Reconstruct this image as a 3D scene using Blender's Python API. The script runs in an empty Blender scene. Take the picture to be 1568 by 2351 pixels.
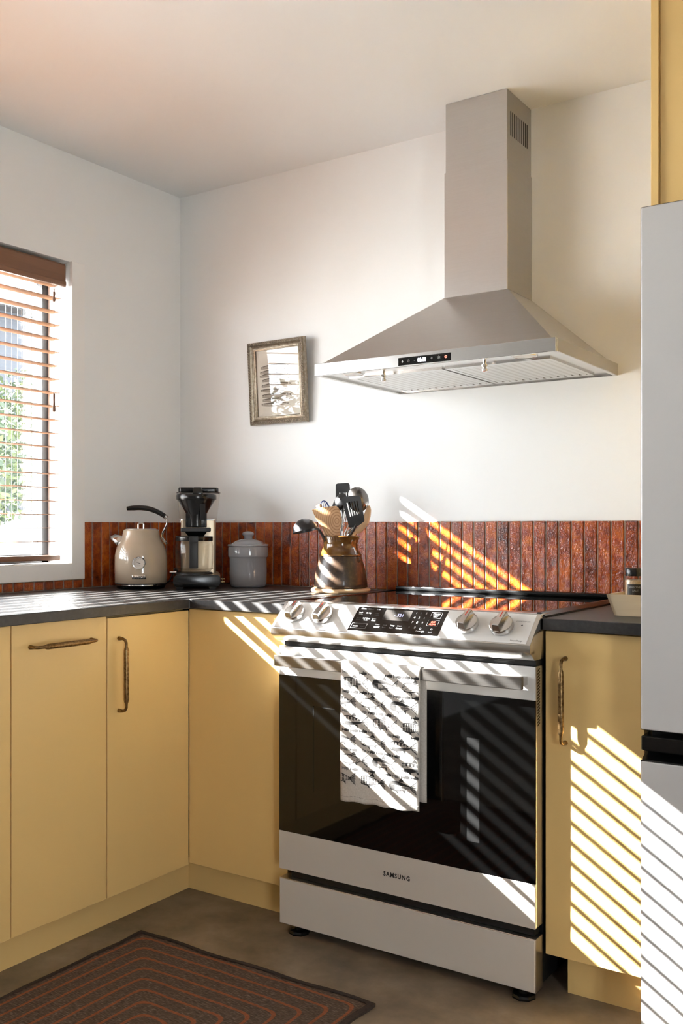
import bpy, bmesh, math, random
from mathutils import Vector, Matrix
random.seed(7)
S = bpy.context.scene
COL = S.collection
PI = math.pi

# ------------------------------------------------------------------ camera
YAW = 0.5896
cam = bpy.data.objects.new('camera', bpy.data.cameras.new('camera'))
COL.objects.link(cam)
cam.location = (2.7312, -2.9156, 1.1274)
cam.rotation_euler = (PI / 2, 0, YAW)
cam.data.sensor_fit = 'VERTICAL'
cam.data.sensor_height = 36.0
cam.data.lens = 2249.5 / 2351 * 36.0
cam.data.shift_y = 36.0 / 2351
cam.data.clip_start = 0.05
S.camera = cam

# ------------------------------------------------------------------ light
SUN_DIR = Vector((1.385, 1.0, -0.889)).normalized()      # direction the sunlight travels
EXPOSURE = 3.28
SUN_POWER = 18.0
SKY_POWER = 2.1
world = bpy.data.worlds.new('world'); S.world = world
world.use_nodes = True
wn = world.node_tree.nodes; wl = world.node_tree.links
wn['Background'].inputs['Color'].default_value = (.93, .97, 1.02, 1)        # even, hazy bright sky
wn['Background'].inputs['Strength'].default_value = SKY_POWER

sun = bpy.data.objects.new('sun', bpy.data.lights.new('sun', 'SUN'))
COL.objects.link(sun)
sun.data.energy = SUN_POWER
sun.data.angle = math.radians(0.53)
sun.data.color = (1.0, 0.98, 0.95)
sun.rotation_euler = SUN_DIR.to_track_quat('-Z', 'Y').to_euler()
sun.location = (-6, -5, 6)

def portal(name, loc, rot, sx, sy):
    L = bpy.data.lights.new(name, 'AREA'); L.shape = 'RECTANGLE'; L.size = sx; L.size_y = sy
    L.cycles.is_portal = True
    o = bpy.data.objects.new(name, L); COL.objects.link(o); o.location = loc; o.rotation_euler = rot
portal('window_portal', (-0.21, -1.582, 1.536), (0, -PI / 2, 0), 1.1, 2.06)
portal('fill_door_portal', (5.41, -4.3, 1.1), (0, PI / 2, 0), 2.1, 0.95)

vs = S.view_settings
vs.view_transform = 'Standard'
try: vs.look = 'None'
except Exception: pass
vs.exposure = EXPOSURE; vs.gamma = 1.0; vs.use_curve_mapping = False
S.cycles.max_bounces = 12; S.cycles.diffuse_bounces = 6; S.cycles.glossy_bounces = 5
S.cycles.transparent_max_bounces = 16
S.cycles.sample_clamp_indirect = 8.0
S.cycles.caustics_refractive = False

# ------------------------------------------------------------------ materials
def nodes_of(name):
    m = bpy.data.materials.new(name); m.use_nodes = True
    nt = m.node_tree
    return m, nt, nt.nodes, nt.links, nt.nodes['Principled BSDF']
def setp(b, **k):
    for key, v in k.items():
        b.inputs[key.replace('_', ' ')].default_value = v
def bump(nt, b, src, strength, dist):
    n = nt.nodes.new('ShaderNodeBump'); n.inputs['Strength'].default_value = strength
    n.inputs['Distance'].default_value = dist
    nt.links.new(src, n.inputs['Height']); nt.links.new(n.outputs[0], b.inputs['Normal']); return n
def tex_noise(nt, scale, detail=3, rough=.5, coord='Object', stretch=None, distort=0.0):
    tc = nt.nodes.new('ShaderNodeTexCoord'); t = nt.nodes.new('ShaderNodeTexNoise')
    t.inputs['Scale'].default_value = scale; t.inputs['Detail'].default_value = detail
    t.inputs['Roughness'].default_value = rough; t.inputs['Distortion'].default_value = distort
    src = tc.outputs[coord]
    if stretch:
        mp = nt.nodes.new('ShaderNodeMapping'); mp.inputs['Scale'].default_value = stretch
        nt.links.new(src, mp.inputs[0]); src = mp.outputs[0]
    nt.links.new(src, t.inputs['Vector']); return t
def ramp(nt, src, stops):
    r = nt.nodes.new('ShaderNodeValToRGB'); e = r.color_ramp.elements
    while len(e) < len(stops): e.new(0.5)
    for i, (p, c) in enumerate(stops):
        e[i].position = p; e[i].color = (*c, 1)
    nt.links.new(src, r.inputs[0]); return r
def plain(name, col, rough=.5, metal=0.0, bscale=0, bstr=0.1, bdist=.001, coat=0.0, spec=None, sheen=0):
    m, nt, n, l, b = nodes_of(name)
    b.inputs['Base Color'].default_value = (*col, 1); setp(b, Roughness=rough, Metallic=metal)
    if coat: b.inputs['Coat Weight'].default_value = coat; b.inputs['Coat Roughness'].default_value = .03
    if spec is not None: b.inputs['Specular IOR Level'].default_value = spec
    if sheen: b.inputs['Sheen Weight'].default_value = sheen
    if bscale:
        t = tex_noise(nt, bscale); bump(nt, b, t.outputs[0], bstr, bdist)
    return m
def mottled(name, stops, scale, rough=.5, metal=0, stretch=None, bstr=0, bdist=.001, detail=4, distort=0, coat=0, bscale=None):
    m, nt, n, l, b = nodes_of(name)
    t = tex_noise(nt, scale, detail, .6, stretch=stretch, distort=distort)
    r = ramp(nt, t.outputs[0], stops); l.new(r.outputs[0], b.inputs['Base Color'])
    setp(b, Roughness=rough, Metallic=metal)
    if coat: b.inputs['Coat Weight'].default_value = coat; b.inputs['Coat Roughness'].default_value = .04
    if bstr:
        t2 = t if bscale is None else tex_noise(nt, bscale, 4, .6, stretch=stretch)
        bump(nt, b, t2.outputs[0], bstr, bdist)
    return m
def thin_glass(name, tint=(1, 1, 1), ior=1.45, rough=0.0, haze=0.0):
    m, nt, n, l, b = nodes_of(name)
    n.remove(b); out = n['Material Output']
    tr = n.new('ShaderNodeBsdfTransparent'); tr.inputs[0].default_value = (*tint, 1)
    gl = n.new('ShaderNodeBsdfGlossy'); gl.inputs['Roughness'].default_value = rough
    fr = n.new('ShaderNodeFresnel'); geo = n.new('ShaderNodeNewGeometry'); mr = n.new('ShaderNodeMapRange')
    mr.inputs['To Min'].default_value = ior; mr.inputs['To Max'].default_value = 1 / ior      # thin sheet: both faces reflect like the outside
    l.new(geo.outputs['Backfacing'], mr.inputs['Value']); l.new(mr.outputs[0], fr.inputs[0])
    mx = n.new('ShaderNodeMixShader')
    l.new(fr.outputs[0], mx.inputs[0]); l.new(tr.outputs[0], mx.inputs[1]); l.new(gl.outputs[0], mx.inputs[2])
    l.new(mx.outputs[0], out.inputs[0]); return m
def emit(name, col, strength):
    m, nt, n, l, b = nodes_of(name)
    b.inputs['Base Color'].default_value = (0.02, .02, .02, 1)
    b.inputs['Emission Color'].default_value = (*col, 1); b.inputs['Emission Strength'].default_value = strength
    return m
M = {}
M['wall'] = plain('wall_paint', (.77, .785, .79), .62, bscale=160, bstr=.06, bdist=.0006)
M['ceiling'] = plain('ceiling_paint', (.78, .795, .80), .75, bscale=120, bstr=.06, bdist=.0006)
M['far_wall'] = plain('far_wall_paint', (.55, .52, .48), .7)
M['trim'] = plain('trim_paint', (.785, .78, .77), .45)
M['cab'] = plain('cabinet_yellow', (.76, .52, .205), .42, bscale=420, bstr=.12, bdist=.0005)
M['cab_in'] = plain('cabinet_carcass', (.42, .31, .14), .6)
M['gap'] = plain('shadow_gap_black', (.012, .011, .01), .7)
M['counter'] = mottled('counter_laminate', [(.3, (.020, .0185, .018)), (.55, (.030, .028, .027)), (.75, (.048, .045, .043))], 90, .42, bstr=.08, bdist=.0004, detail=6)
M['grout'] = mottled('grout', [(.35, (.17, .13, .09)), (.7, (.34, .27, .20))], 60, .75)
M['floor'] = mottled('concrete_floor', [(.30, (.130, .098, .066)), (.5, (.205, .157, .108)), (.68, (.29, .224, .158))], 7, .5, bstr=.05, bdist=.002, detail=9, bscale=70)
M['steel'] = mottled('brushed_steel', [(.3, (.545, .53, .515)), (.7, (.575, .56, .545))], 10, .30, 1, stretch=(1, 1, 50))
M['steel_h'] = mottled('brushed_steel_rim', [(.3, (.60, .585, .565)), (.7, (.64, .625, .605))], 10, .22, 1, stretch=(1, 60, 60))
M['bar_steel'] = mottled('handle_steel', [(.3, (.27, .25, .235)), (.7, (.33, .31, .29))], 10, .28, 1, stretch=(1, 60, 60))
M['chrome'] = plain('chrome', (.80, .79, .77), .07, 1)
M['steel_dark'] = plain('dark_steel', (.20, .19, .18), .25, 1)
M['blackglass'] = plain('black_glass', (.0012, .0012, .0012), .035, spec=.6)
M['cookglass'] = plain('cooktop_glass', (.001, .001, .001), .012, spec=.75)
M['inner_edge'] = plain('oven_inner_frame', (.010, .010, .010), .05)
M['inner_rail'] = mottled('oven_rack_rail', [(.45, (.001, .001, .001)), (.6, (.012, .007, .003))], 40, .05, stretch=(1, 1, .5))
M['panel_white'] = plain('panel_white_glass', (.66, .65, .63), .12)  # same range glass for the upper panels, without the warm shade
M['whiteglass_shade'] = plain('white_glass_warm_shade', (.61, .565, .51), .12)  # warm shade on the lower range fronts mixed into the colour
M['fridge'] = plain('fridge_white', (.54, .53, .525), .30)
M['blackp'] = plain('black_plastic', (.004, .004, .004), .2)
M['blackm'] = plain('matte_black', (.006, .0058, .0056), .45)
M['nylon'] = plain('nylon_charcoal', (.012, .012, .013), .36, bscale=300, bstr=.05)
M['black_bar'] = plain('black_trim_bar', (.004, .004, .004), .22)
M['brass'] = mottled('aged_brass', [(.3, (.10, .055, .02)), (.6, (.30, .19, .085)), (.8, (.42, .29, .14))], 130, .38, 1, bstr=.35, bdist=.001)
M['kettle'] = plain('kettle_taupe', (.40, .325, .24), .16, coat=.7)
M['beige_metal'] = plain('champagne_metal', (.55, .455, .33), .35, .55)
M['canister'] = plain('grey_blue_glaze', (.245, .25, .27), .12, coat=.5)
M['crock'] = mottled('salt_glaze', [(.3, (.018, .010, .006)), (.55, (.045, .024, .012)), (.8, (.12, .07, .036))], 90, .36, bstr=.35, bdist=.0012, detail=6, coat=.3)
M['honey'] = mottled('honey_glaze', [(.25, (.06, .012, .004)), (.5, (.12, .052, .010)), (.75, (.20, .11, .022))], 14, .14, bstr=.1, coat=.5)
M['wood'] = mottled('pale_wood', [(.3, (.44, .27, .14)), (.7, (.60, .41, .24))], 9, .5, stretch=(1, 1, .12))
M['tray'] = mottled('tray_wood', [(.3, (.55, .44, .29)), (.7, (.68, .57, .40))], 14, .5, stretch=(.12, 1, 1.6))
M['blind'] = mottled('blind_wood', [(.3, (.15, .070, .037)), (.7, (.23, .112, .060))], 18, .38, stretch=(1, .05, 1))
M['slat'] = mottled('blind_slat_wood', [(.3, (.135, .064, .032)), (.7, (.19, .093, .048))], 18, .8, stretch=(1, .05, 1))
M['slat'].node_tree.nodes['Principled BSDF'].inputs['Specular IOR Level'].default_value = .04
M['cord'] = plain('blind_cord', (.34, .22, .15), .8)
M['winframe'] = plain('window_frame_bronze', (.030, .027, .026), .4)
M['glass'] = thin_glass('clear_glass')
M['glass2'] = thin_glass('carafe_glass', (.93, .92, .90), 1.5)
M['pane'] = thin_glass('window_glass', (.97, .98, .98), 1.4)
M['blue'] = plain('blue_silicone', (.012, .035, .20), .35)
M['wire'] = plain('steel_wire', (.7, .7, .7), .2, 1)
M['fence_wire'] = plain('fence_wire', (.008, .008, .008), .7)
M['print'] = plain('print_black', (.022, .020, .019), .85)
M['print_g'] = plain('print_grey', (.20, .19, .18), .85)
M['paper'] = mottled('art_paper', [(.3, (.54, .49, .42)), (.7, (.62, .575, .505))], 12, .9)
M['fish_dark'] = plain('ink_dark', (.10, .075, .055), .9)
M['fish_mid'] = plain('ink_mid', (.30, .255, .205), .9)
M['fish_light'] = plain('ink_light', (.52, .48, .42), .9)
M['frame'] = mottled('antique_silver', [(.3, (.19, .15, .105)), (.6, (.36, .31, .24)), (.85, (.50, .45, .37))], 90, .36, .8, bstr=.2)
M['frame_d'] = plain('antique_silver_dark', (.09, .065, .04), .5, .5)
M['white_ink'] = plain('white_ink', (.30, .30, .30), .6)
M['grey_ink'] = plain('grey_ink', (.08, .08, .08), .6)
M['red_ink'] = plain('red_ink', (.55, .05, .03), .5)
M['display'] = plain('display_grey', (.035, .032, .03), .12)
M['led'] = emit('led_white', (.8, .85, 1.0), 3.0)
M['led_d'] = emit('led_dim', (.35, .35, .65), .5)
M['led_r'] = emit('led_red', (1.0, .15, .1), .8)
M['salt'] = mottled('seasoned_salt', [(.3, (.42, .30, .18)), (.7, (.62, .5, .36))], 250, .9)
M['label'] = plain('label_black', (.012, .012, .012), .55)
M['leaf1'] = plain('leaf_green', (.012, .026, .009), .5)
M['leaf2'] = plain('leaf_yellow_green', (.04, .055, .013), .5)
M['bark'] = plain('bark', (.12, .085, .06), .85)
M['ground'] = mottled('pale_gravel', [(.3, (.50, .485, .46)), (.7, (.62, .605, .575))], 3, .9)
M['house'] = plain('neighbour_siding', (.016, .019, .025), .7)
M['post'] = plain('post_stain', (.25, .16, .10), .7)

# glazed tile: transparent-looking orange brown glaze over a rippled body
m, nt, n, l, b = nodes_of('tile_glaze')
oi = n.new('ShaderNodeObjectInfo')
t1 = tex_noise(nt, 30, 5, .65); t2 = tex_noise(nt, 7, 3, .5)
for t in (t1, t2):
    vec = n.new('ShaderNodeVectorMath'); vec.operation = 'ADD'
    cmb = n.new('ShaderNodeCombineXYZ'); mul = n.new('ShaderNodeMath'); mul.operation = 'MULTIPLY'; mul.inputs[1].default_value = 37.0
    l.new(oi.outputs['Random'], mul.inputs[0]); l.new(mul.outputs[0], cmb.inputs[1]); l.new(mul.outputs[0], cmb.inputs[0])
    src = t.inputs['Vector'].links[0].from_socket
    l.new(src, vec.inputs[0]); l.new(cmb.outputs[0], vec.inputs[1]); l.new(vec.outputs[0], t.inputs['Vector'])
mixv = n.new('ShaderNodeMath'); mixv.operation = 'MULTIPLY_ADD'; mixv.inputs[1].default_value = .55
l.new(t1.outputs[0], mixv.inputs[0])
m2 = n.new('ShaderNodeMath'); m2.operation = 'MULTIPLY_ADD'; m2.inputs[1].default_value = .35
l.new(t2.outputs[0], m2.inputs[0])
m3 = n.new('ShaderNodeMath'); m3.operation = 'MULTIPLY'; m3.inputs[1].default_value = .10
l.new(oi.outputs['Random'], m3.inputs[0]); l.new(m3.outputs[0], m2.inputs[2]); l.new(m2.outputs[0], mixv.inputs[2])
r = ramp(nt, mixv.outputs[0], [(.36, (.080, .012, .003)), (.50, (.28, .043, .005)), (.64, (.50, .112, .010))])
l.new(r.outputs[0], b.inputs['Base Color']); setp(b, Roughness=.035)
b.inputs['Specular IOR Level'].default_value = .6
bn = tex_noise(nt, 150, 3, .6, distort=.8); bn2 = tex_noise(nt, 45, 2, .5, stretch=(1, 1, .5))
ad = n.new('ShaderNodeMath'); ad.operation = 'ADD'; l.new(bn.outputs[0], ad.inputs[0])
mm = n.new('ShaderNodeMath'); mm.operation = 'MULTIPLY'; mm.inputs[1].default_value = 2.2
l.new(bn2.outputs[0], mm.inputs[0]); l.new(mm.outputs[0], ad.inputs[1])
bump(nt, b, ad.outputs[0], 1.0, .0026)
M['tile'] = m

# towel linen
m, nt, n, l, b = nodes_of('linen')
t = tex_noise(nt, 260, 3, .6); r = ramp(nt, t.outputs[0], [(.3, (.52, .48, .43)), (.7, (.64, .60, .55))])
l.new(r.outputs[0], b.inputs['Base Color']); setp(b, Roughness=.95); bump(nt, b, t.outputs[0], .3, .0006); M['linen'] = m

# spatula wood with growth rings
m, nt, n, l, b = nodes_of('ringed_beech')
tc = n.new('ShaderNodeTexCoord'); mp = n.new('ShaderNodeMapping'); mp.inputs['Location'].default_value = (.0126, .014, -.1515)
mp.inputs['Scale'].default_value = (1, .35, .7)
wv = n.new('ShaderNodeTexWave'); wv.wave_type = 'RINGS'; wv.rings_direction = 'SPHERICAL'
wv.inputs['Scale'].default_value = 46; wv.inputs['Distortion'].default_value = 1.2; wv.inputs['Detail'].default_value = 2
wv.inputs['Detail Scale'].default_value = .5
l.new(tc.outputs['Object'], mp.inputs[0]); l.new(mp.outputs[0], wv.inputs[0])
r = ramp(nt, wv.outputs[0], [(.0, (.33, .17, .075)), (.25, (.50, .29, .145)), (1, (.56, .345, .185))])
l.new(r.outputs[0], b.inputs['Base Color']); setp(b, Roughness=.5); M['ringwood'] = m

# rug: dark weave with rounded concentric orange lines
m, nt, n, l, b = nodes_of('rug_weave')
def mth(op, a, bb=None, c=None):
    q = n.new('ShaderNodeMath'); q.operation = op
    for i, v in enumerate((a, bb, c)):
        if v is None: continue
        if isinstance(v, (int, float)): q.inputs[i].default_value = v
        else: l.new(v, q.inputs[i])
    return q.outputs[0]
tc = n.new('ShaderNodeTexCoord'); sp = n.new('ShaderNodeSeparateXYZ')
nz = n.new('ShaderNodeTexNoise'); nz.inputs['Scale'].default_value = 5; nz.inputs['Detail'].default_value = 3
l.new(tc.outputs['Object'], nz.inputs['Vector']); l.new(tc.outputs['Object'], sp.inputs[0])
wob = mth('MULTIPLY', mth('SUBTRACT', nz.outputs[0], .5), .016)
RW, RL = .379, .60      # half width, half length
qx = mth('ADD', mth('SUBTRACT', mth('ABSOLUTE', sp.outputs[0]), RW), wob)
qy = mth('ADD', mth('SUBTRACT', mth('ABSOLUTE', sp.outputs[1]), RL), wob)
dep = mth('MULTIPLY', mth('SMOOTH_MAX', qx, qy, .05), -1)      # distance in from the edge, corners rounded
fr = mth('FRACT', mth('ADD', mth('DIVIDE', mth('SUBTRACT', dep, .029), .0435), .5))
line = mth('LESS_THAN', mth('ABSOLUTE', mth('SUBTRACT', fr, .5)), .095)
inside = mth('GREATER_THAN', dep, .012)
fibre = n.new('ShaderNodeTexNoise'); fibre.inputs['Scale'].default_value = 200; fibre.inputs['Detail'].default_value = 4
mp = n.new('ShaderNodeMapping'); mp.inputs['Scale'].default_value = (.35, 1.6, 1)
l.new(tc.outputs['Object'], mp.inputs[0]); l.new(mp.outputs[0], fibre.inputs['Vector'])
line = mth('MULTIPLY', mth('MULTIPLY', line, inside), mth('MULTIPLY_ADD', fibre.outputs[0], .9, .22))
rb = ramp(nt, fibre.outputs[0], [(.3, (.040, .023, .016)), (.55, (.095, .062, .045)), (.75, (.20, .145, .11))])
mx = n.new('ShaderNodeMix'); mx.data_type = 'RGBA'; mx.inputs['B'].default_value = (.33, .085, .026, 1)
l.new(line, mx.inputs['Factor']); l.new(rb.outputs[0], mx.inputs['A']); l.new(mx.outputs['Result'], b.inputs['Base Color'])
setp(b, Roughness=.95); bump(nt, b, fibre.outputs[0], .6, .003); M['rug'] = m
M['rug_edge'] = mottled('rug_binding', [(.3, (.018, .012, .010)), (.7, (.045, .03, .024))], 200, .95, bstr=.4)

# ------------------------------------------------------------------ mesh helpers
OFF = {}
class MB:
    def __init__(s): s.v = []; s.f = []; s.m = []
    def add(s, vs, fs, mi=0):
        o = len(s.v); s.v += [tuple(p) for p in vs]; s.f += [tuple(i + o for i in f) for f in fs]; s.m += [mi] * len(fs); return s
    def box(s, x0, x1, y0, y1, z0, z1, mi=0):
        x0, x1 = sorted((x0, x1)); y0, y1 = sorted((y0, y1)); z0, z1 = sorted((z0, z1))
        return s.add([(x0, y0, z0), (x1, y0, z0), (x1, y1, z0), (x0, y1, z0), (x0, y0, z1), (x1, y0, z1), (x1, y1, z1), (x0, y1, z1)],
              [(0, 3, 2, 1), (4, 5, 6, 7), (0, 1, 5, 4), (1, 2, 6, 5), (2, 3, 7, 6), (3, 0, 4, 7)], mi)
    def hexa(s, p, mi=0):      # 8 points: bottom ring then top ring
        return s.add(p, [(0, 3, 2, 1), (4, 5, 6, 7), (0, 1, 5, 4), (1, 2, 6, 5), (2, 3, 7, 6), (3, 0, 4, 7)], mi)
    def prism(s, poly, a, b, axis='z', mi=0):
        def P(u, w, t): return {'z': (u, w, t), 'y': (u, t, w), 'x': (t, u, w)}[axis]
        k = len(poly)
        vs = [P(u, w, a) for u, w in poly] + [P(u, w, b) for u, w in poly]
        fs = [tuple(range(k))[::-1], tuple(range(k, 2 * k))] + [(i, (i + 1) % k, k + (i + 1) % k, k + i) for i in range(k)]
        return s.add(vs, fs, mi)
    def tube(s, path, rad, k=10, caps=True, flat=1.0, mi=0, up=(0, 0, 1)):
        P = [Vector(p) for p in path]
        R = rad if isinstance(rad, (list, tuple)) else [rad] * len(P)
        o = len(s.v); rings = []
        prev = None
        for i, p in enumerate(P):
            t = (P[min(i + 1, len(P) - 1)] - P[max(i - 1, 0)]).normalized()
            if prev is None:
                u0 = Vector(up)
                if abs(u0.dot(t)) > .95: u0 = Vector((1, 0, 0))
                nrm = (u0 - t * u0.dot(t)).normalized()
            else:
                nrm = (prev - t * prev.dot(t)).normalized()
            prev = nrm; bi = t.cross(nrm)
            for j in range(k):
                a = 2 * PI * j / k
                s.v.append(tuple(p + nrm * (R[i] * math.cos(a)) + bi * (R[i] * flat * math.sin(a))))
        for i in range(len(P) - 1):
            for j in range(k):
                s.f.append((o + i * k + j, o + i * k + (j + 1) % k, o + (i + 1) * k + (j + 1) % k, o + (i + 1) * k + j)); s.m.append(mi)
        if caps:
            s.f.append(tuple(o + j for j in range(k))[::-1]); s.m.append(mi)
            e = o + (len(P) - 1) * k; s.f.append(tuple(e + j for j in range(k))); s.m.append(mi)
        return s
    def lathe(s, prof, k=40, c=(0, 0, 0), axis='z', mi=0, sx=1, sy=1):
        o = len(s.v)
        for r, z in prof:
            for j in range(k):
                a = 2 * PI * j / k; x, y = r * math.cos(a) * sx, r * math.sin(a) * sy
                p = {'z': (x, y, z), 'y': (x, z, y), 'x': (z, x, y)}[axis]
                s.v.append((p[0] + c[0], p[1] + c[1], p[2] + c[2]))
        for i in range(len(prof) - 1):
            for j in range(k):
                q = (o + i * k + j, o + i * k + (j + 1) % k, o + (i + 1) * k + (j + 1) % k, o + (i + 1) * k + j)
                s.f.append(q if axis != 'y' else q[::-1]); s.m.append(mi)
        for idx, r_ in ((0, prof[0][0]), (len(prof) - 1, prof[-1][0])):
            if r_ > 1e-6:
                s.f.append(tuple(o + idx * k + j for j in range(k))); s.m.append(mi)
        return s
    def grid(s, fn, nu, nv, mi=0):
        o = len(s.v)
        for i in range(nu + 1):
            for j in range(nv + 1): s.v.append(tuple(fn(i / nu, j / nv)))
        for i in range(nu):
            for j in range(nv):
                a = o + i * (nv + 1) + j; s.f.append((a, a + nv + 1, a + nv + 2, a + 1)); s.m.append(mi)
        return s
    def poly(s, pts, mi=0): return s.add(pts, [tuple(range(len(pts)))], mi)
    def build(s, name, mats, parent=None, bevel=0, seg=2, smooth=None, w=False, fixn=True, solid=0, sub=0):
        off = OFF.get(parent.name, (0, 0, 0)) if (parent is not None and w) else (0, 0, 0)
        me = bpy.data.meshes.new(name)
        me.from_pydata([(x - off[0], y - off[1], z - off[2]) for x, y, z in s.v], [], s.f)
        if not isinstance(mats, (list, tuple)): mats = [mats]
        for q in mats: me.materials.append(M[q])
        me.polygons.foreach_set('material_index', s.m)
        if fixn or bevel:
            bm = bmesh.new(); bm.from_mesh(me)
            if fixn: bmesh.ops.recalc_face_normals(bm, faces=bm.faces)
            if bevel:
                es = [e for e in bm.edges if len(e.link_faces) == 2 and e.calc_face_angle(0) > .5]
                bmesh.ops.bevel(bm, geom=es, offset=bevel, segments=seg, affect='EDGES', profile=.5, clamp_overlap=True)
            bm.to_mesh(me); bm.free()
        if smooth is not None:
            me.polygons.foreach_set('use_smooth', [True] * len(me.polygons))
            me.set_sharp_from_angle(angle=math.radians(smooth))
        o = bpy.data.objects.new(name, me); COL.objects.link(o)
        if parent is not None: o.parent = parent; OFF[o.name] = OFF.get(parent.name, (0, 0, 0))
        else: OFF[o.name] = (0, 0, 0)
        if solid:
            md = o.modifiers.new('thickness', 'SOLIDIFY'); md.thickness = solid; md.offset = 0
        if sub:
            md = o.modifiers.new('smooth', 'SUBSURF'); md.levels = sub; md.render_levels = sub
        return o
def thing(name, label, cat, loc=(0, 0, 0), rz=0, group=None):
    o = bpy.data.objects.new(name, None); COL.objects.link(o); o.location = loc; o.rotation_euler = (0, 0, rz)
    o.empty_display_size = .05
    o['label'] = label; o['category'] = cat
    if group: o['group'] = group
    OFF[o.name] = loc
    return o
def tag(o, label, cat, group=None):
    o['label'] = label; o['category'] = cat
    if group: o['group'] = group
    return o
def struct(o, label=None):
    o['kind'] = 'structure'
    if label: o['label'] = label
    return o
def recenter(o, c):
    """move a top-level mesh's origin to c without moving it"""
    o.data.transform(Matrix.Translation(-Vector(c))); o.location = c; OFF[o.name] = tuple(c); return o

_tc = {}
def text_geo(txt, size, align='LEFT', bold=0.0, shear=0.0, sx=1.0, sp=1.0):
    """flat lettering as (verts2d, faces)"""
    key = (txt, size, align, bold, shear, sx, sp)
    if key in _tc: return _tc[key]
    cu = bpy.data.curves.new('t', 'FONT'); cu.body = txt; cu.size = size; cu.align_x = align; cu.offset = bold; cu.shear = shear; cu.space_character = sp
    cu.resolution_u = 2
    o = bpy.data.objects.new('t', cu); COL.objects.link(o)
    dg = bpy.context.evaluated_depsgraph_get(); dg.update()
    me = bpy.data.meshes.new_from_object(o.evaluated_get(dg))
    r = ([(v.co.x * sx, v.co.y) for v in me.vertices], [tuple(p.vertices) for p in me.polygons])
    bpy.data.objects.remove(o); bpy.data.curves.remove(cu); bpy.data.meshes.remove(me)
    _tc[key] = r; return r
def letter(mb, txt, size, fn, align='LEFT', bold=0.0, mi=0, shear=0.0, sx=1.0, dx=0, dy=0, sp=1.0):
    vs, fs = text_geo(txt, size, align, bold, shear, sx, sp)
    mb.add([fn(x + dx, y + dy) for x, y in vs], fs, mi)
def smooth_path(pts, n=6):
    P = [Vector(p) for p in pts]; out = []
    for i in range(len(P) - 1):
        p0 = P[max(i - 1, 0)]; p1 = P[i]; p2 = P[i + 1]; p3 = P[min(i + 2, len(P) - 1)]
        for k in range(n):
            t = k / n
            out.append(.5 * ((2 * p1) + (p2 - p0) * t + (2 * p0 - 5 * p1 + 4 * p2 - p3) * t * t + (3 * p1 - p0 - 3 * p2 + p3) * t ** 3))
    out.append(P[-1]); return out
def lerp_list(a, n): 
    out = []
    for i in range(n):
        t = i / (n - 1) * (len(a) - 1); k = min(int(t), len(a) - 2); out.append(a[k] + (a[k + 1] - a[k]) * (t - k))
    return out
# ================================================================== THE SETTING
H = 2.453; CT = .911
X1, Y1 = 5.2, -6.4                      # far right and the wall behind the camera
WY0, WY1, WZ0, WZ1 = -2.60, -.565, 1.002, 2.070      # window opening in the left wall
fl = MB(); fl.box(-.2, X1, Y1 - .2, .15, -.12, 0); struct(fl.build('floor', 'floor'))
ce = MB(); ce.box(-.2, X1 + .2, Y1 - .2, .15, H, H + .12); struct(ce.build('ceiling', 'ceiling'))
wb = MB(); wb.box(0, X1, 0, .15, 0, H); wall_back = struct(wb.build('wall_back', 'wall'))
w = MB()
w.box(-.2, 0, WY1, .15, 0, H); w.box(-.2, 0, Y1, WY0, 0, H)
w.box(-.2, 0, WY0, WY1, 0, WZ0); w.box(-.2, 0, WY0, WY1, WZ1, H)
wall_left = struct(w.build('wall_left', 'wall'))
w = MB(); PY0, PY1, PZ = -4.8, -3.8, 2.15        # unseen glazed door added in the right wall to let in sky fill
w.box(X1, X1 + .2, Y1 - .2, PY0, 0, H); w.box(X1, X1 + .2, PY1, .15, 0, H); w.box(X1, X1 + .2, PY0, PY1, PZ, H)
struct(w.build('wall_right', 'far_wall'))
d = MB(); pm = (PY0 + PY1) / 2
for a, b_ in ((PY0, PY0 + .05), (pm - .03, pm + .03), (PY1 - .05, PY1)): d.box(X1 + .06, X1 + .12, a, b_, .01, PZ - .002)
d.box(X1 + .06, X1 + .12, PY0, PY1, PZ - .05, PZ - .002); d.box(X1 + .06, X1 + .12, PY0, PY1, .005, .05)
fill_door = struct(d.build('fill_door_1', 'winframe'))
for a, b_ in ((PY0 + .05, pm - .03), (pm + .03, PY1 - .05)): MB().box(X1 + .089, X1 + .095, a, b_, .05, PZ - .05).build('pane', 'pane', fill_door)
w = MB(); w.box(-.2, X1, Y1 - .2, Y1, 0, H); struct(w.build('wall_front', 'far_wall'))

# window frame, mullion, panes
fx0, fx1 = -.165, -.115
d = MB()
d.box(fx0, fx1, WY1 - .027, WY1, WZ0, WZ1); d.box(fx0, fx1, WY0, WY0 + .027, WZ0, WZ1)
d.box(fx0, fx1, WY0, WY1, WZ1 - .055, WZ1); d.box(fx0, fx1, WY0, WY1, WZ0, WZ0 + .03)
win = struct(d.build('window_1', 'winframe'))
MB().box(fx0, fx1 + .003, -1.362, -1.330, WZ0 + .03, WZ1 - .055).build('mullion', 'winframe', win)
for a, b_ in ((WY0 + .027, -1.362), (-1.330, WY1 - .027)):
    MB().box(-.142, -.137, a, b_, WZ0 + .03, WZ1 - .055).build('pane', 'pane', win)
# flat casing around the opening
d = MB(); cx = .013; cw = .058
d.box(0, cx, WY1, WY1 + cw, WZ0 - cw, WZ1); d.box(0, cx, WY0 - cw, WY0, WZ0 - cw, WZ1)
d.box(0, cx, WY0, WY1, WZ0 - cw, WZ0)
struct(d.build('trim_1', 'trim', bevel=.0012, seg=1))

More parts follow.
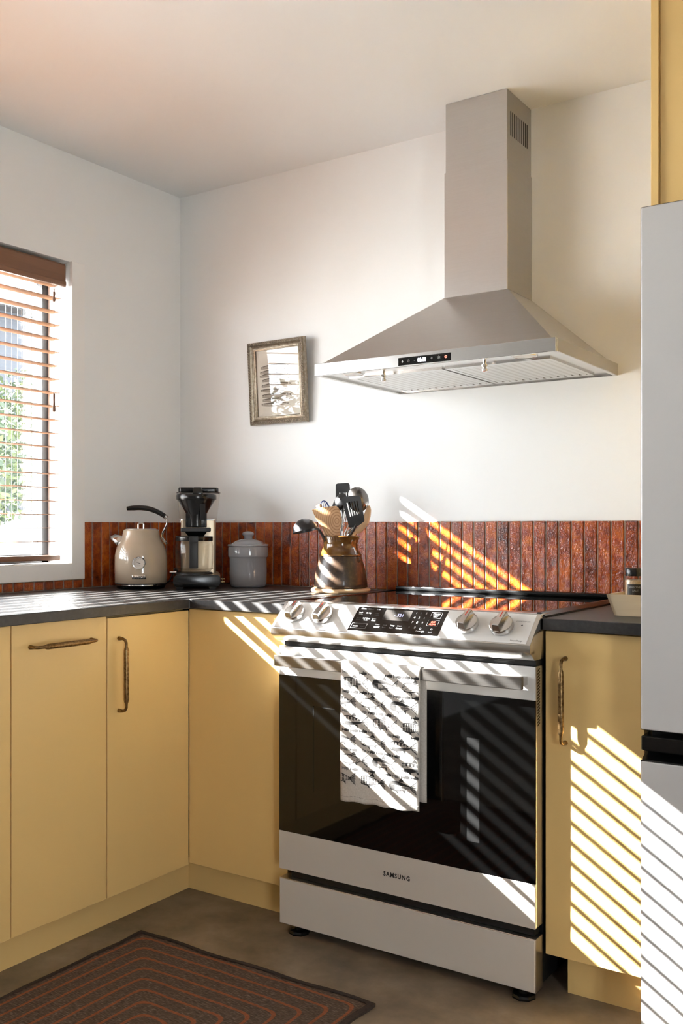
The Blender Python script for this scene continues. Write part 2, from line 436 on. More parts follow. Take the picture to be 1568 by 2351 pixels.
# ---- backsplash: grout bed and single tiles
TT = 1.150; PITCH = .0415; TW = .0378; TD = .0105
struct_g = MB().box(0, 2.068, -.0075, 0, CT, TT - .002).build('grout_bed', 'grout', wall_back)
g = MB(); g.box(0, .0075, -.507, -.0075, CT, TT - .002); g.box(0, .0075, -2.65, -.507, CT, WZ0 - cw)
g.build('grout_bed', 'grout', wall_left)
def tile_mesh(h, seed):
    rnd = random.Random(seed); mb = MB()
    e = .0022
    us = [-TW / 2, -TW / 2 + e, 0, TW / 2 - e, TW / 2]; vs_ = [0, e, h * .33, h * .66, h - e, h]
    def P(i, j):
        edge = (i in (0, 4)) + (j in (0, 5))
        dep = TD - (.0028 if edge else 0) + (rnd.uniform(-.0006, .0006) if not edge else rnd.uniform(-.001, .0004))
        return (us[i] + (rnd.uniform(-.0007, .0007) if i in (0, 4) else 0), -dep, vs_[j] + (rnd.uniform(-.0006, .0006) if j == 5 else 0))
    vv = [P(i, j) for i in range(5) for j in range(6)]
    mb.add(vv, [(i * 6 + j, (i + 1) * 6 + j, (i + 1) * 6 + j + 1, i * 6 + j + 1) for i in range(4) for j in range(5)])
    ring = [i * 6 for i in range(5)] + [24 + j for j in range(1, 6)] + [i * 6 + 5 for i in range(3, -1, -1)] + [j for j in range(4, 0, -1)]
    o = len(mb.v); mb.v += [(vv[k][0], -.004, vv[k][2]) for k in ring]
    for a in range(len(ring)):
        b_ = (a + 1) % len(ring); mb.f.append((ring[a], o + a, o + b_, ring[b_])); mb.m.append(0)
    return mb
tall = []; short = []
for sd in range(5):
    o = tile_mesh(TT - CT - .004, sd).build('tile', 'tile', wall_back, smooth=22); tall.append(o)
for sd in range(4):
    o = tile_mesh(WZ0 - cw - CT - .004, sd + 20).build('tile', 'tile', wall_left, smooth=22); short.append(o)
def place_tile(pool, k, parent, loc, rz, first):
    o = pool[k % len(pool)]
    if first.get(o.name) is None: first[o.name] = 1; c = o
    else:
        c = o.copy(); COL.objects.link(c)
    c.parent = parent; c.location = loc; c.rotation_euler = (0, 0, rz)
used = {}
x = 1.0169 + PITCH / 2 - PITCH * 24
k = 0
while x < 2.068 - PITCH / 2:
    if x - TW / 2 > .008: place_tile(tall, random.randrange(5) if k > 6 else k, wall_back, (x, 0, CT + .002), 0, used)
    x += PITCH; k += 1
y = -.5108 + .0423 / 2; k = 0
while y < -.02:
    place_tile(tall, random.randrange(5), wall_left, (0, y, CT + .002), PI / 2, used); y += .0423
y = -.5108 - .0423 / 2 - .004
while y > -2.62:
    place_tile(short, k, wall_left, (0, y, CT + .002), PI / 2, used); y -= .0423; k += 1

# ================================================================== WORKTOPS, CABINETS
cdep = .698; cback = -.705
o = MB().prism([(0, -.0), (0, -2.12), (cdep, -2.12), (cdep, cback), (1.058, cback), (1.058, 0)], .883, CT).build('kitchen_worktop', 'counter', bevel=.0015, seg=1)
tag(recenter(o, (.35, -1.3, .883)), 'dark grey L-shaped worktop running under the window to the stove', 'worktop')
o = MB().box(1.829, 2.066, cback, 0, .883, CT).build('kitchen_worktop', 'counter', bevel=.0015, seg=1)
tag(recenter(o, (1.95, -.35, .883)), 'short dark grey worktop between the stove and the refrigerator', 'worktop')

def pull_handle(parent, base, along, out, length=.203):
    """bent bar handle, thicker hammered grip between two slim curved ends"""
    b0 = Vector(base); A = Vector(along).normalized(); O = Vector(out).normalized(); h = .030
    a, z = b0 - A * length / 2, b0 + A * length / 2
    path = [a, a + O * .004, a + O * .016, a + O * .025 + A * .003, a + O * h + A * .011, a + O * h + A * .022, a + O * h + A * .027, a + O * h + A * .033]
    path += [b0 + O * h]
    end = [z - A * .033 + O * h, z - A * .027 + O * h, z - A * .022 + O * h, z - A * .011 + O * h, z - A * .003 + O * .025, z + O * .016, z + O * .004, z]
    path += end
    rr = [.0062, .0058, .0041, .0041, .0041, .0041, .0062, .0074, .0076, .0074, .0062, .0041, .0041, .0041, .0041, .0058, .0062]
    mb = MB().tube(path, rr, 8)
    o = mb.build('handle', 'brass', parent, w=True, smooth=50)
    o['label'] = 'aged brass bar handle'
    return o
def cabinet_left(label, y0, y1, ztop, handle=None):
    t = thing('base_cabinet', label, 'cabinet', (.34, (y0 + y1) / 2, .097))
    MB().box(.02, .655, y0 + .001, y1 - .001, .097, .882).build('carcass', 'cab_in', t, w=True)
    dr = MB().box(.659, .678, y0, y1, .097, ztop).build('door', 'cab', t, w=True, bevel=.001, seg=1)
    if handle: pull_handle(dr, *handle)
    return t
lc_ = cabinet_left('yellow base cabinet partly cut off at the left edge of the view', -1.7170, -1.3372, .8815)
MB().box(.02, .655, -2.10, -1.7185, .097, .882).build('carcass', 'cab_in', lc_, w=True)
MB().box(.659, .678, -2.10, -1.7205, .097, .8815).build('door', 'cab', lc_, w=True, bevel=.001, seg=1)
cabinet_left('yellow base cabinet with a horizontal brass handle under the window', -1.3335, -1.0196, .8815, ((.678, -1.176, .822), (0, 1, 0), (1, 0, 0)))
cabinet_left('yellow base cabinet in the corner with a vertical brass handle', -1.0150, -.6865, .8752, ((.678, -.973, .7145), (0, 0, 1), (1, 0, 0)))
t = thing('base_cabinet', 'plain yellow base cabinet without a handle, left of the stove', 'cabinet', (.87, -.34, .097))
MB().box(.70, 1.054, -.662, -.02, .097, .882).build('carcass', 'cab_in', t, w=True)
MB().box(.6785, 1.054, -.685, -.666, .103, .8795).build('door', 'cab', t, w=True, bevel=.001, seg=1)
t = thing('base_cabinet', 'narrow yellow base cabinet right of the stove with a vertical brass handle', 'cabinet', (1.95, -.34, .097))
MB().box(1.833, 2.066, -.662, -.02, .097, .882).build('carcass', 'cab_in', t, w=True)
dr = MB().box(1.829, 2.066, -.685, -.666, .103, .8795).build('door', 'cab', t, w=True, bevel=.001, seg=1)
pull_handle(dr, (1.879, -.685, .7165), (0, 0, 1), (0, -1, 0), .2)
o = MB().box(.612, .628, -2.10, -.632, 0, .0955).build('toe_kick', 'cab'); tag(recenter(o, (.62, -1.3, 0)), 'long yellow plinth board under the window-side cabinets', 'plinth')
o = MB().box(.612, 1.054, -.631, -.615, 0, .0955).build('toe_kick', 'cab'); tag(recenter(o, (.84, -.623, 0)), 'yellow plinth board under the cabinet left of the stove', 'plinth')
o = MB().box(1.866, 2.066, -.635, -.619, 0, .0955).build('toe_kick', 'cab'); tag(recenter(o, (1.97, -.627, 0)), 'yellow plinth board beside the right foot of the stove', 'plinth')

# ================================================================== BLINDS
def blind(label, y0, y1, s0, s1, ladders, tilt, shift, tassels):
    t = thing('window_blind', label, 'blind', (-.045, (y0 + y1) / 2, 1.015), group='wooden blinds in the window')
    va = MB().prism([(-.022, 1.980), (-.010, 1.980), (-.007, 1.986), (-.007, 1.996), (-.010, 2.000), (-.010, 2.054), (-.014, 2.061), (-.022, 2.061)], y0 + .002, y1 - .002, 'y')
    va.v = [(a, b_, c) for a, b_, c in va.v]
    va.build('valance', 'blind', t, w=True, bevel=.001, seg=1)
    MB().box(-.075, -.025, y0 + .006, y1 - .006, 2.005, 2.062).build('head_rail', 'blind', t, w=True)
    first = None; hw = .0252; th = .0014
    for i in range(-1, 19):
        z = 1.9375 - .04775 * i + shift; zz = z
        if first is None:
            mb = MB(); c, s_ = math.cos(tilt), math.sin(tilt)
            pr = []
            for q in (-1, -.5, 0, .5, 1): pr.append((q * hw, .0006 * (1 - q * q) + th * (1 if abs(q) < 1 else .4)))
            for q in (1, .5, 0, -.5, -1): pr.append((q * hw, .0006 * (1 - q * q) - th * (1 if abs(q) < 1 else .4)))
            mb.prism([(a * c + b_ * s_, -a * s_ + b_ * c) for a, b_ in pr], s0 - (y0 + y1) / 2, s1 - (y0 + y1) / 2, 'y')
            first = mb.build('slat', 'slat', t, smooth=40); first.location = (0, 0, zz - 1.015)
        else:
            cpy = first.copy(); COL.objects.link(cpy); cpy.parent = t; cpy.location = (0, 0, zz - 1.015)
    MB().box(-.069, -.021, s0, s1, 1.012, 1.031).build('bottom_rail', 'blind', t, w=True, bevel=.004, seg=2, smooth=40)
    for yl in ladders:
        mb = MB()
        for xx in (-.0205, -.0695): mb.tube([(xx, yl, 1.03), (xx, yl, 2.01)], .0007, 5)
        mb.build('ladder_cord', 'cord', t, w=True)
    if tassels:
        yt = -.628
        mb = MB()
        for dy_ in (-.012, -.004, .005, .011): mb.tube([(-.008, yt + dy_, 1.985), (-.008, yt, 1.952)], .0006, 5)
        mb.tube([(-.008, yt, 1.952), (-.008, yt, 1.60)], .0006, 5)
        mb.build('lift_cord', 'cord', t, w=True)
        for zt, ln in ((1.917, .036), (1.532, .066)):
            MB().lathe([(.0008, ln), (.004, ln - .001), (.0045, ln * .8), (.0038, ln * .55), (.0058, ln * .2), (.006, .004), (.004, 0)], 12, (-.008, yt, zt)).build('tassel', 'blind', t, w=True, smooth=50)
    return t
blind('brown wooden venetian blind nearest the corner, with cord tassels', -1.274, -.572, -1.262, -.586, (-.7155, -1.15), math.radians(0), 0, True)
blind('brown wooden venetian blind in the nearer half of the window', -2.592, -1.281, -2.572, -1.293, (-1.45, -1.86, -2.27), math.radians(-3), .021, False)

# ================================================================== RANGE HOOD
hx0, hx1, hy, hz0, hz1 = 1.0173, 1.7830, -.500, 1.5850, 1.6215
hood = thing('range_hood', 'stainless steel pyramid range hood with a tall chimney on the back wall', 'range hood', (1.4, -.2, 1.585))
mb = MB()
rim = .012
mb.box(hx0, hx1, hy, hy + rim, hz0, hz1); mb.box(hx0, hx0 + rim, hy + rim, -.0005, hz0, hz1); mb.box(hx1 - rim, hx1, hy + rim, -.0005, hz0, hz1); mb.box(hx0 + rim, hx1 - rim, -.012, -.0005, hz0, hz1)
mb.build('rim', 'steel_h', hood, w=True, bevel=.0012, seg=1)
pb = (1.035, 1.766, -.485); pt = (1.293, 1.507, -.187); zt = 1.846
mb = MB()
mb.hexa([(hx0 + .001, hy + .001, hz1 - .004), (hx1 - .001, hy + .001, hz1 - .004), (hx1 - .001, -.001, hz1 - .004), (hx0 + .001, -.001, hz1 - .004),
         (pb[0], pb[2], hz1 + .002), (pb[1], pb[2], hz1 + .002), (pb[1], -.001, hz1 + .002), (pb[0], -.001, hz1 + .002)])
mb.hexa([(pb[0], pb[2], hz1 + .002), (pb[1], pb[2], hz1 + .002), (pb[1], -.001, hz1 + .002), (pb[0], -.001, hz1 + .002),
         (pt[0], pt[2], zt), (pt[1], pt[2], zt), (pt[1], -.001, zt), (pt[0], -.001, zt)])
mb.build('canopy', 'steel', hood, w=True)
lc = MB().box(pt[0], pt[1], pt[2], -.001, zt, 2.2365).build('lower_chimney', 'steel', hood, w=True, bevel=.001, seg=1)
uc = MB().box(pt[0] + .003, pt[1] - .003, pt[2] + .003, -.001, 2.2365, H - .001).build('upper_chimney', 'steel', hood, w=True, bevel=.001, seg=1)
for i in range(10):
    yy = -.160 + i * .0138
    MB().box(pt[1] - .0035, pt[1] - .0025, yy, yy + .0055, 2.318, 2.392).build('vent_slot', 'gap', uc, w=True)
# underside
MB().box(hx0 + rim, hx1 - rim, hy + rim, -.012, hz0 + .006, hz0 + .012).build('under_panel', 'steel_h', hood, w=True)
for fa, fb in ((1.075, 1.395), (1.405, 1.725)):
    mb = MB(); y0_, y1_ = -.395, -.045; zf = hz0 + .006; fz = hz0 + .001
    mb.box(fa, fb, y0_, y0_ + .02, fz, zf); mb.box(fa, fb, y1_ - .02, y1_, fz, zf); mb.box(fa, fa + .012, y0_ + .02, y1_ - .02, fz, zf); mb.box(fb - .012, fb, y0_ + .02, y1_ - .02, fz, zf)
    flt = mb.build('grease_filter', 'steel_h', hood, w=True)
    MB().box(fa + .012, fb - .012, y0_ + .02, y1_ - .02, zf - .0009, zf - .0002).build('filter_back', 'gap', flt, w=True)
    nb = 13; step = (fb - fa - .024) / nb
    first = None
    for i in range(nb):
        xc = fa + .012 + step * (i + .5)
        if first is None:
            b_ = MB().prism([(-step * .40, .0045), (-step * .28, 0), (step * .28, 0), (step * .40, .0045), (step * .34, .0050), (step * .24, .0012), (-step * .24, .0012), (-step * .34, .0050)], y0_ + .02, y1_ - .02, 'y')
            b_.v = [(a + 1.4 - 1.4, c, d_) for a, c, d_ in b_.v]
            first = b_.build('baffle', 'steel_h', flt); bo = first
        else: bo = first.copy(); COL.objects.link(bo); bo.parent = flt
        bo.location = (xc - 1.4, .2, fz - 1.585)
    xk = fa + .16
    MB().lathe([(.003, .006), (.0045, .004), (.0045, -.004), (.0085, -.005), (.0085, -.012), (.006, -.0135), (.006, -.017), (.0088, -.0185), (.0088, -.024), (.004, -.026)], 20, (xk - .02, -.425, hz0 + .002)).build('filter_knob', 'chrome', flt, w=True, smooth=40)
for xl in (1.125, 1.675):
    lamp = MB().lathe([(.030, .003), (.034, .0), (.036, .004)], 28, (xl, -.452, hz0 + .002)).build('hood_lamp', 'steel_h', hood, w=True, smooth=50)
    MB().lathe([(.0, -.0005), (.030, -.0005), (.030, .002)], 28, (xl, -.452, hz0 + .003)).build('lamp_lens', 'whiteglass_shade', lamp, w=True)
pan = MB().box(1.3098, 1.4783, hy - .0016, hy + .002, 1.5893, 1.6115).build('touch_panel', 'blackglass', hood, w=True, bevel=.0012, seg=1)
fp = lambda x, z: (x, hy - .0019, z)
mb = MB(); letter(mb, '05:10', .0150, fp, bold=.0003, dx=1.3740, dy=1.5950, sx=.82); mb.build('clock_digits', 'led', pan, w=True, fixn=False)
mb = MB()
letter(mb, '-', .015, fp, dx=1.3620, dy=1.596); letter(mb, '+', .014, fp, dx=1.4150, dy=1.5965)
letter(mb, '*', .022, fp, dx=1.4370, dy=1.5900)
def ring2(mb, cx_, cz_, r0, r1, fn, k=18, a0=0, a1=2 * PI, mi=0):
    for i in range(k):
        a, b_ = a0 + (a1 - a0) * i / k, a0 + (a1 - a0) * (i + 1) / k
        mb.add([fn(cx_ + r0 * math.cos(a), cz_ + r0 * math.sin(a)), fn(cx_ + r1 * math.cos(a), cz_ + r1 * math.sin(a)),
                fn(cx_ + r1 * math.cos(b_), cz_ + r1 * math.sin(b_)), fn(cx_ + r0 * math.cos(b_), cz_ + r0 * math.sin(b_))], [(0, 1, 2, 3)], mi)
ring2(mb, 1.3445, 1.6000, .0027, .0038, fp); mb.add([fp(1.3443, 1.6), fp(1.3448, 1.6), fp(1.3465, 1.6027), fp(1.3458, 1.6028)], [(0, 1, 2, 3)])
mb.add([fp(1.3245, 1.596), fp(1.3282, 1.599), fp(1.3250, 1.6045), fp(1.3216, 1.599)], [(0, 1, 2, 3)])
mb.build('touch_icons', 'white_ink', pan, w=True, fixn=False)
mb = MB(); ring2(mb, 1.4635, 1.6010, .0026, .0038, fp, a0=PI * .62, a1=PI * 2.38); mb.add([fp(1.4631, 1.601), fp(1.4639, 1.601), fp(1.4639, 1.6055), fp(1.4631, 1.6055)], [(0, 1, 2, 3)])
mb.build('power_icon', 'led_r', pan, w=True, fixn=False)

# ================================================================== REFRIGERATOR AND THE CABINET ROUND IT
rx0, rx1, ry = 2.0905, 3.00, -.800
fr = thing('refrigerator', 'white glass-front refrigerator with dark handle recess at the right edge', 'refrigerator', (2.54, -.42, 0))
MB().box(rx0 + .006, rx1 - .006, ry + .072, -.04, .03, 1.800).build('body', 'blackm', fr, w=True)
def fdoor(name, z0, z1, x0=rx0, x1=rx1):
    d_ = MB().box(x0, x1, ry + .004, ry + .064, z0, z1).build(name, 'blackm', fr, w=True, bevel=.002, seg=1)
    MB().box(x0 + .0022, x1 - .0022, ry, ry + .006, z0 + .0022, z1 - .0022).build('glass_panel', 'fridge', d_, w=True, bevel=.0025, seg=2)
    return d_
xm = (rx0 + rx1) / 2
fdoor('upper_door', .6905, 1.8200, rx0, xm - .002); fdoor('upper_door', .6905, 1.8200, xm + .002, rx1)
ld = fdoor('lower_door', .015, .6260, rx0, xm - .002); ld2 = fdoor('lower_door', .015, .6260, xm + .002, rx1)
MB().box(rx0 + .0015, rx1 - .0015, ry + .004, ry + .072, .6460, .6785).build('handle_recess', 'blackp', fr, w=True, bevel=.002, seg=1)
MB().prism([(ry + .012, .6262), (ry + .064, .6262), (ry + .064, .640), (ry + .045, .640)], rx0 + .001, rx1 - .001, 'x').build('finger_groove', 'blackp', fr, w=True)
for xx in (rx0 + .08, rx1 - .08): MB().lathe([(.02, 0), (.02, .03)], 14, (xx, -.68, 0)).build('foot', 'blackm', fr, w=True)
for xx in (rx0 + .08, rx1 - .08): MB().lathe([(.02, 0), (.02, .03)], 14, (xx, -.12, 0)).build('foot', 'blackm', fr, w=True)
oc = thing('overhead_cabinet', 'tall yellow cabinet surround above the refrigerator', 'cabinet', (2.55, -.33, 0))
MB().box(2.0705, 2.0875, -.650, -.001, 0, H - .001).build('side_panel', 'cab', oc, w=True, bevel=.0008, seg=1)
MB().box(3.02, 3.037, -.650, -.001, 0, H - .001).build('side_panel', 'cab', oc, w=True, bevel=.0008, seg=1)
MB().box(2.0885, 3.0195, -.62, -.001, 1.86, H - .001).build('carcass', 'cab_in', oc, w=True)
for a, b_ in ((2.0885, 2.553), (2.556, 3.0195)): MB().box(a, b_, -.640, -.621, 1.86, H - .002).build('door', 'cab', oc, w=True, bevel=.001, seg=1)
# ================================================================== STOVE
L, R = 1.0615, 1.8250; FY = -.735
st = thing('kitchen_range', 'white slide-in electric range with black glass oven door and four knobs', 'stove', ((L + R) / 2, -.38, 0))
MB().box(L + .004, R - .004, -.682, -.045, .030, .904).build('body', 'blackm', st, w=True)
for xx in (L + .055, R - .04):
    for yy, in ((-.712,), (-.12,)):
        MB().lathe([(.013, .03), (.013, .012), (.027, .009), (.030, .004), (.030, 0)], 8, (xx, yy, 0)).build('levelling_foot', 'blackp', st, w=True)
# drawer
dw = MB().box(L + .001, R - .001, FY + .002, -.69, .0235, .1510).build('storage_drawer', 'steel', st, w=True, bevel=.001, seg=1)
MB().box(L + .003, R - .003, FY, FY + .004, .0250, .1490).build('drawer_front', 'whiteglass_shade', dw, w=True, bevel=.001, seg=1)
MB().box(L + .03, R - .012, -.715, -.683, .152, .1735).build('drawer_gap_rail', 'blackm', st, w=True)
# oven door
od = MB().box(L + .001, R - .001, FY + .004, -.690, .1755, .7980).build('oven_door', 'steel', st, w=True, bevel=.003, seg=2)
MB().box(L + .001, R - .001, FY, FY + .005, .7175, .7975).build('upper_panel', 'panel_white', od, w=True, bevel=.0012, seg=1)
MB().box(L + .001, R - .001, FY, FY + .005, .1760, .2825).build('lower_panel', 'whiteglass_shade', od, w=True, bevel=.0012, seg=1)
gl = MB().box(L + .001, R - .001, FY + .0005, FY + .005, .2826, .7174).build('door_glass', 'blackglass', od, w=True)
for xa, xb, za, zb_, mt_ in ((1.6440, 1.6780, .355, .610, 'inner_edge'), (1.1780, 1.1810, .405, .640, 'inner_edge'), (1.1780, 1.2500, .637, .640, 'inner_edge'), (1.5560, 1.5800, .440, .700, 'inner_rail')):
    MB().box(xa, xb, FY + .0002, FY + .002, za, zb_).build('inner_window_edge', mt_, gl, w=True)
mb = MB(); letter(mb, 'SAMSUNG', .0165, lambda x, z: (x, FY - .0003, z), 'CENTER', .0005, dx=1.4435, dy=.2225, sx=.92, sp=1.22)
mb.build('lettering', 'blackm', od, w=True, fixn=False)
mb = MB()
for i in range(19):
    z = .655 + i * .0072; mb.hexa([(R - .002, -.722, z), (R - .0005, -.722, z), (R - .0005, -.708, z + .005), (R - .002, -.708, z + .005), (R - .002, -.722, z + .003), (R - .0005, -.722, z + .003), (R - .0005, -.708, z + .008), (R - .002, -.708, z + .008)])
mb.build('side_vents', 'gap', od, w=True)
hb = MB().box(1.086, 1.812, -.790, -.776, .7490, .7790).build('door_handle', 'bar_steel', od, w=True, bevel=.0015, seg=1)
for xx in (1.094, 1.786): MB().box(xx, xx + .018, -.777, FY + .001, .754, .774).build('handle_bracket', 'steel_h', hb, w=True)
# vent strip between door and controls
vsn = MB().box(L + .012, R - .004, -.724, -.684, .7985, .8150).build('vent_strip', 'blackm', st, w=True)
mb = MB()
for i in range(9):
    for q in (0, 1):
        xa = L + .06 + i * .074 + q * .008; mb.box(xa, xa + .045, -.7246, -.7239, .8030 + q * .0035, .8042 + q * .0035)
mb.build('vent_slits', 'grey_ink', vsn, w=True)
# control console: slanted face
YT, ZT, YB, ZB = -.700, .9205, -.772, .8520
prof = [(-.640, .9050), (-.640, .9205), (YT, ZT), (YB, ZB), (YB, .8345), (-.742, .8130), (-.690, .8130)]
cp = MB().prism(prof, L - .001, R + .001, 'x').build('control_panel', 'steel_h', st, w=True, bevel=.0018, seg=2, smooth=25)
sl = Vector((0, YB - YT, ZB - ZT)); SL = sl.length; sl.normalize(); nrm = Vector((0, sl.z, -sl.y)); nrm = nrm if nrm.y < 0 else -nrm
def cpt(x, s_, off=0):      # s_ metres down the slanted face
    p = Vector((0, YT, ZT)) + sl * s_ + nrm * off; return (x, p.y, p.z)
def slab(name, mat, x0, x1, s0, s1, o0, o1, parent, sk=0.0, bevel=0):
    mb = MB().hexa([cpt(x0 - sk, s1, o0), cpt(x1 - sk, s1, o0), cpt(x1, s0, o0), cpt(x0, s0, o0), cpt(x0 - sk, s1, o1), cpt(x1 - sk, s1, o1), cpt(x1, s0, o1), cpt(x0, s0, o1)])
    return mb.build(name, mat, parent, w=True, bevel=bevel, seg=1)
slab('white_face', 'panel_white', L + .010, R - .010, .004, SL - .003, -.001, .0012, cp)
scr = slab('touch_screen', 'blackglass', 1.3115, 1.5800, .008, SL - .008, 0, .0016, cp, sk=.0)
disp = slab('display', 'display', 1.3990, 1.4790, .014, .050, .0014, .0019, scr)
def tf(x, s_): return cpt(x, -s_, .0021)
mb = MB()
rows = [(.017, [('88Bake', 1.322, 1), ('88Roast', 1.343, 0), ('Bake', 1.370, 1)]),
        (.031, [('Broil', 1.321, 1), ('Air Fry', 1.343, 1), ('Keep', 1.371, 0)]), (.037, [('Hi/Lo', 1.322, 0), ('Warm', 1.371, 0)]),
        (.050, [('Bread', 1.321, 0), ('Self Clean', 1.341, 1), ('Steam', 1.369, 0)]), (.056, [('Proof', 1.322, 0), ('Mode', 1.345, 1), ('Clean', 1.370, 1)]),
        (.078, [('On/Off', 1.322, 1), ('Level', 1.345, 0)]),
        (.069, [('Timer', 1.388, 0), ('Cook', 1.411, 0), ('Delay', 1.433, 1), ('Smart', 1.454, 0)]), (.077, [('On/Off', 1.387, 1), ('Time', 1.411, 0), ('Start', 1.433, 1), ('Control', 1.453, 1)]),
        (.023, [('1', 1.490, 0), ('2', 1.504, 0), ('3', 1.519, 1)]), (.039, [('4', 1.490, 1), ('5', 1.504, 0), ('6', 1.519, 0)]), (.055, [('7', 1.490, 1), ('8', 1.504, 1), ('9', 1.519, 0)]), (.072, [('0', 1.504, 1)]),
        (.082, [('Oven Light', 1.513, 1), ('Lock', 1.549, 0)])]
for s_, items in rows:
    for txt, x, br in items:
        sz = .0098 if txt.isdigit() and len(txt) == 1 else .0062
        letter(mb, txt, sz, lambda a, c: tf(a, c), bold=.00015 if br else 0, mi=0 if br else 1, dx=x, dy=-s_, sx=.9)
letter(mb, 'START', .0078, tf, 'CENTER', .0002, dx=1.551, dy=-.024, sx=.9); letter(mb, '/SET', .0072, tf, 'CENTER', .0002, dx=1.551, dy=-.031)
letter(mb, 'OFF', .0078, tf, 'CENTER', .0002, 2, dx=1.551, dy=-.050); letter(mb, 'CLEAR', .0072, tf, 'CENTER', .0001, 2, dx=1.551, dy=-.057, sx=.9)
def frame2(x0, x1, s0, s1, w_=.0007, mi=0):
    for a, b_, c, d_ in ((x0, x1, s0, s0 + w_), (x0, x1, s1 - w_, s1), (x0, x0 + w_, s0, s1), (x1 - w_, x1, s0, s1)):
        mb.add([tf(a, -d_), tf(b_, -d_), tf(b_, -c), tf(a, -c)], [(0, 1, 2, 3)], mi)
frame2(1.5355, 1.5665, .0145, .0345); frame2(1.5355, 1.5665, .0405, .0605); frame2(1.3170, 1.3640, .066, .083)
ring2(mb, 1.5225, -.071, .0022, .0031, tf, 14); ring2(mb, 1.5550, -.071, .0018, .0026, tf, 12); ring2(mb, 1.490, -.069, .0018, .0025, tf, 6, mi=1)
mb.build('touch_lettering', ['white_ink', 'grey_ink', 'led_r'], scr, w=True, fixn=False)
mb = MB(); letter(mb, '- 521', .0140, tf, dx=1.4300, dy=-.036); mb.build('display_digits', 'led_d', scr, w=True, fixn=False)
mb = MB(); tw = lambda x, s_: cpt(x, -s_, .0014)
letter(mb, 'COOKTOP ON', .0058, tw, 'CENTER', dx=1.788, dy=-.030, sx=.9); letter(mb, 'SmartThings', .0066, tw, 'CENTER', dx=1.788, dy=-.0905, sx=.95)
for i in range(12):
    a, b_ = 2 * PI * i / 12, 2 * PI * (i + 1) / 12
    mb.add([tw(1.788, -.040), tw(1.788 + .0022 * math.cos(a), -.040 + .0022 * math.sin(a)), tw(1.788 + .0022 * math.cos(b_), -.040 + .0022 * math.sin(b_))], [(0, 1, 2)])
mb.build('panel_lettering', 'blackm', cp, w=True, fixn=False)
def to_face(x, u, v, o_):   # local knob coords: u across, v up the slope, o_ outwards
    p = cpt(x + u, .049 - v, o_); return p
for kx in (1.1210, 1.2135, 1.6480, 1.7400):
    kb = MB()
    def ringk(r, o_): return [to_face(kx, r * math.cos(2 * PI * j / 36), r * math.sin(2 * PI * j / 36), o_) for j in range(36)]
    def stack(rings, cap=True):
        m_ = MB(); 
        for rg in rings: m_.v += rg
        for i in range(len(rings) - 1):
            for j in range(36): m_.f.append((i * 36 + j, i * 36 + (j + 1) % 36, (i + 1) * 36 + (j + 1) % 36, (i + 1) * 36 + j)); m_.m.append(0)
        m_.f.append(tuple(range(36))); m_.m.append(0); e = (len(rings) - 1) * 36; m_.f.append(tuple(e + j for j in range(36))); m_.m.append(0)
        return m_
    ko = stack([ringk(.0300, .0035), ringk(.0298, .012), ringk(.0285, .0165), ringk(.026, .0178)]).build('knob', 'steel_h', st, w=True, smooth=40)
    stack([ringk(.0272, .001), ringk(.0272, .0045)]).build('knob_skirt', 'blackm', ko, w=True)
    g = MB()       # raised grip bar, tapering, with bevelled end
    rot = -.10
    def G(u, v, o_): return to_face(kx, u * math.cos(rot) - v * math.sin(rot), u * math.sin(rot) + v * math.cos(rot), o_)
    g.hexa([G(-.0115, -.0285, .012), G(.0115, -.0285, .012), G(.0105, .0285, .012), G(-.0105, .0285, .012), G(-.0090, -.0215, .0335), G(.0090, -.0215, .0335), G(.0085, .0275, .0300), G(-.0085, .0275, .0300)])
    g.build('grip', 'steel_h', ko, w=True, bevel=.001, seg=1)
    MB().hexa([G(-.0010, .006, .0310), G(.0010, .006, .0310), G(.0010, .0268, .0295), G(-.0010, .0268, .0295), G(-.0010, .006, .0325), G(.0010, .006, .0325), G(.0010, .0268, .0305), G(-.0010, .0268, .0305)]).build('pointer_mark', 'red_ink', ko, w=True)
# cooktop
ck = MB().box(L + .002, R - .002, -.698, -.055, .9050, .9195).build('cooktop', 'cookglass', st, w=True, bevel=.001, seg=1)
MB().box(L + .0015, L + .012, -.690, -.055, .9195, .9215).build('side_trim', 'black_bar', ck, w=True)
MB().prism([(R - .016, .9195), (R + .006, .9115), (R + .006, .9160), (R - .006, .9235), (R - .016, .9235)], -.690, -.055, 'y').build('side_trim', 'black_bar', ck, w=True)
MB().box(L + .004, R - .004, -.103, -.058, .9195, .9330).build('rear_trim', 'black_bar', ck, w=True, bevel=.003, seg=2, smooth=40)
fz = lambda x, y_: (x, y_, .91958)
for bx, by, br in ((1.25, -.50, .115), (1.24, -.22, .08), (1.63, -.50, .09), (1.64, -.23, .115)):
    mb = MB(); ring2(mb, bx, by, br - .0006, br, fz, 48); mb.build('burner_ring', 'display', ck, w=True, fixn=False)

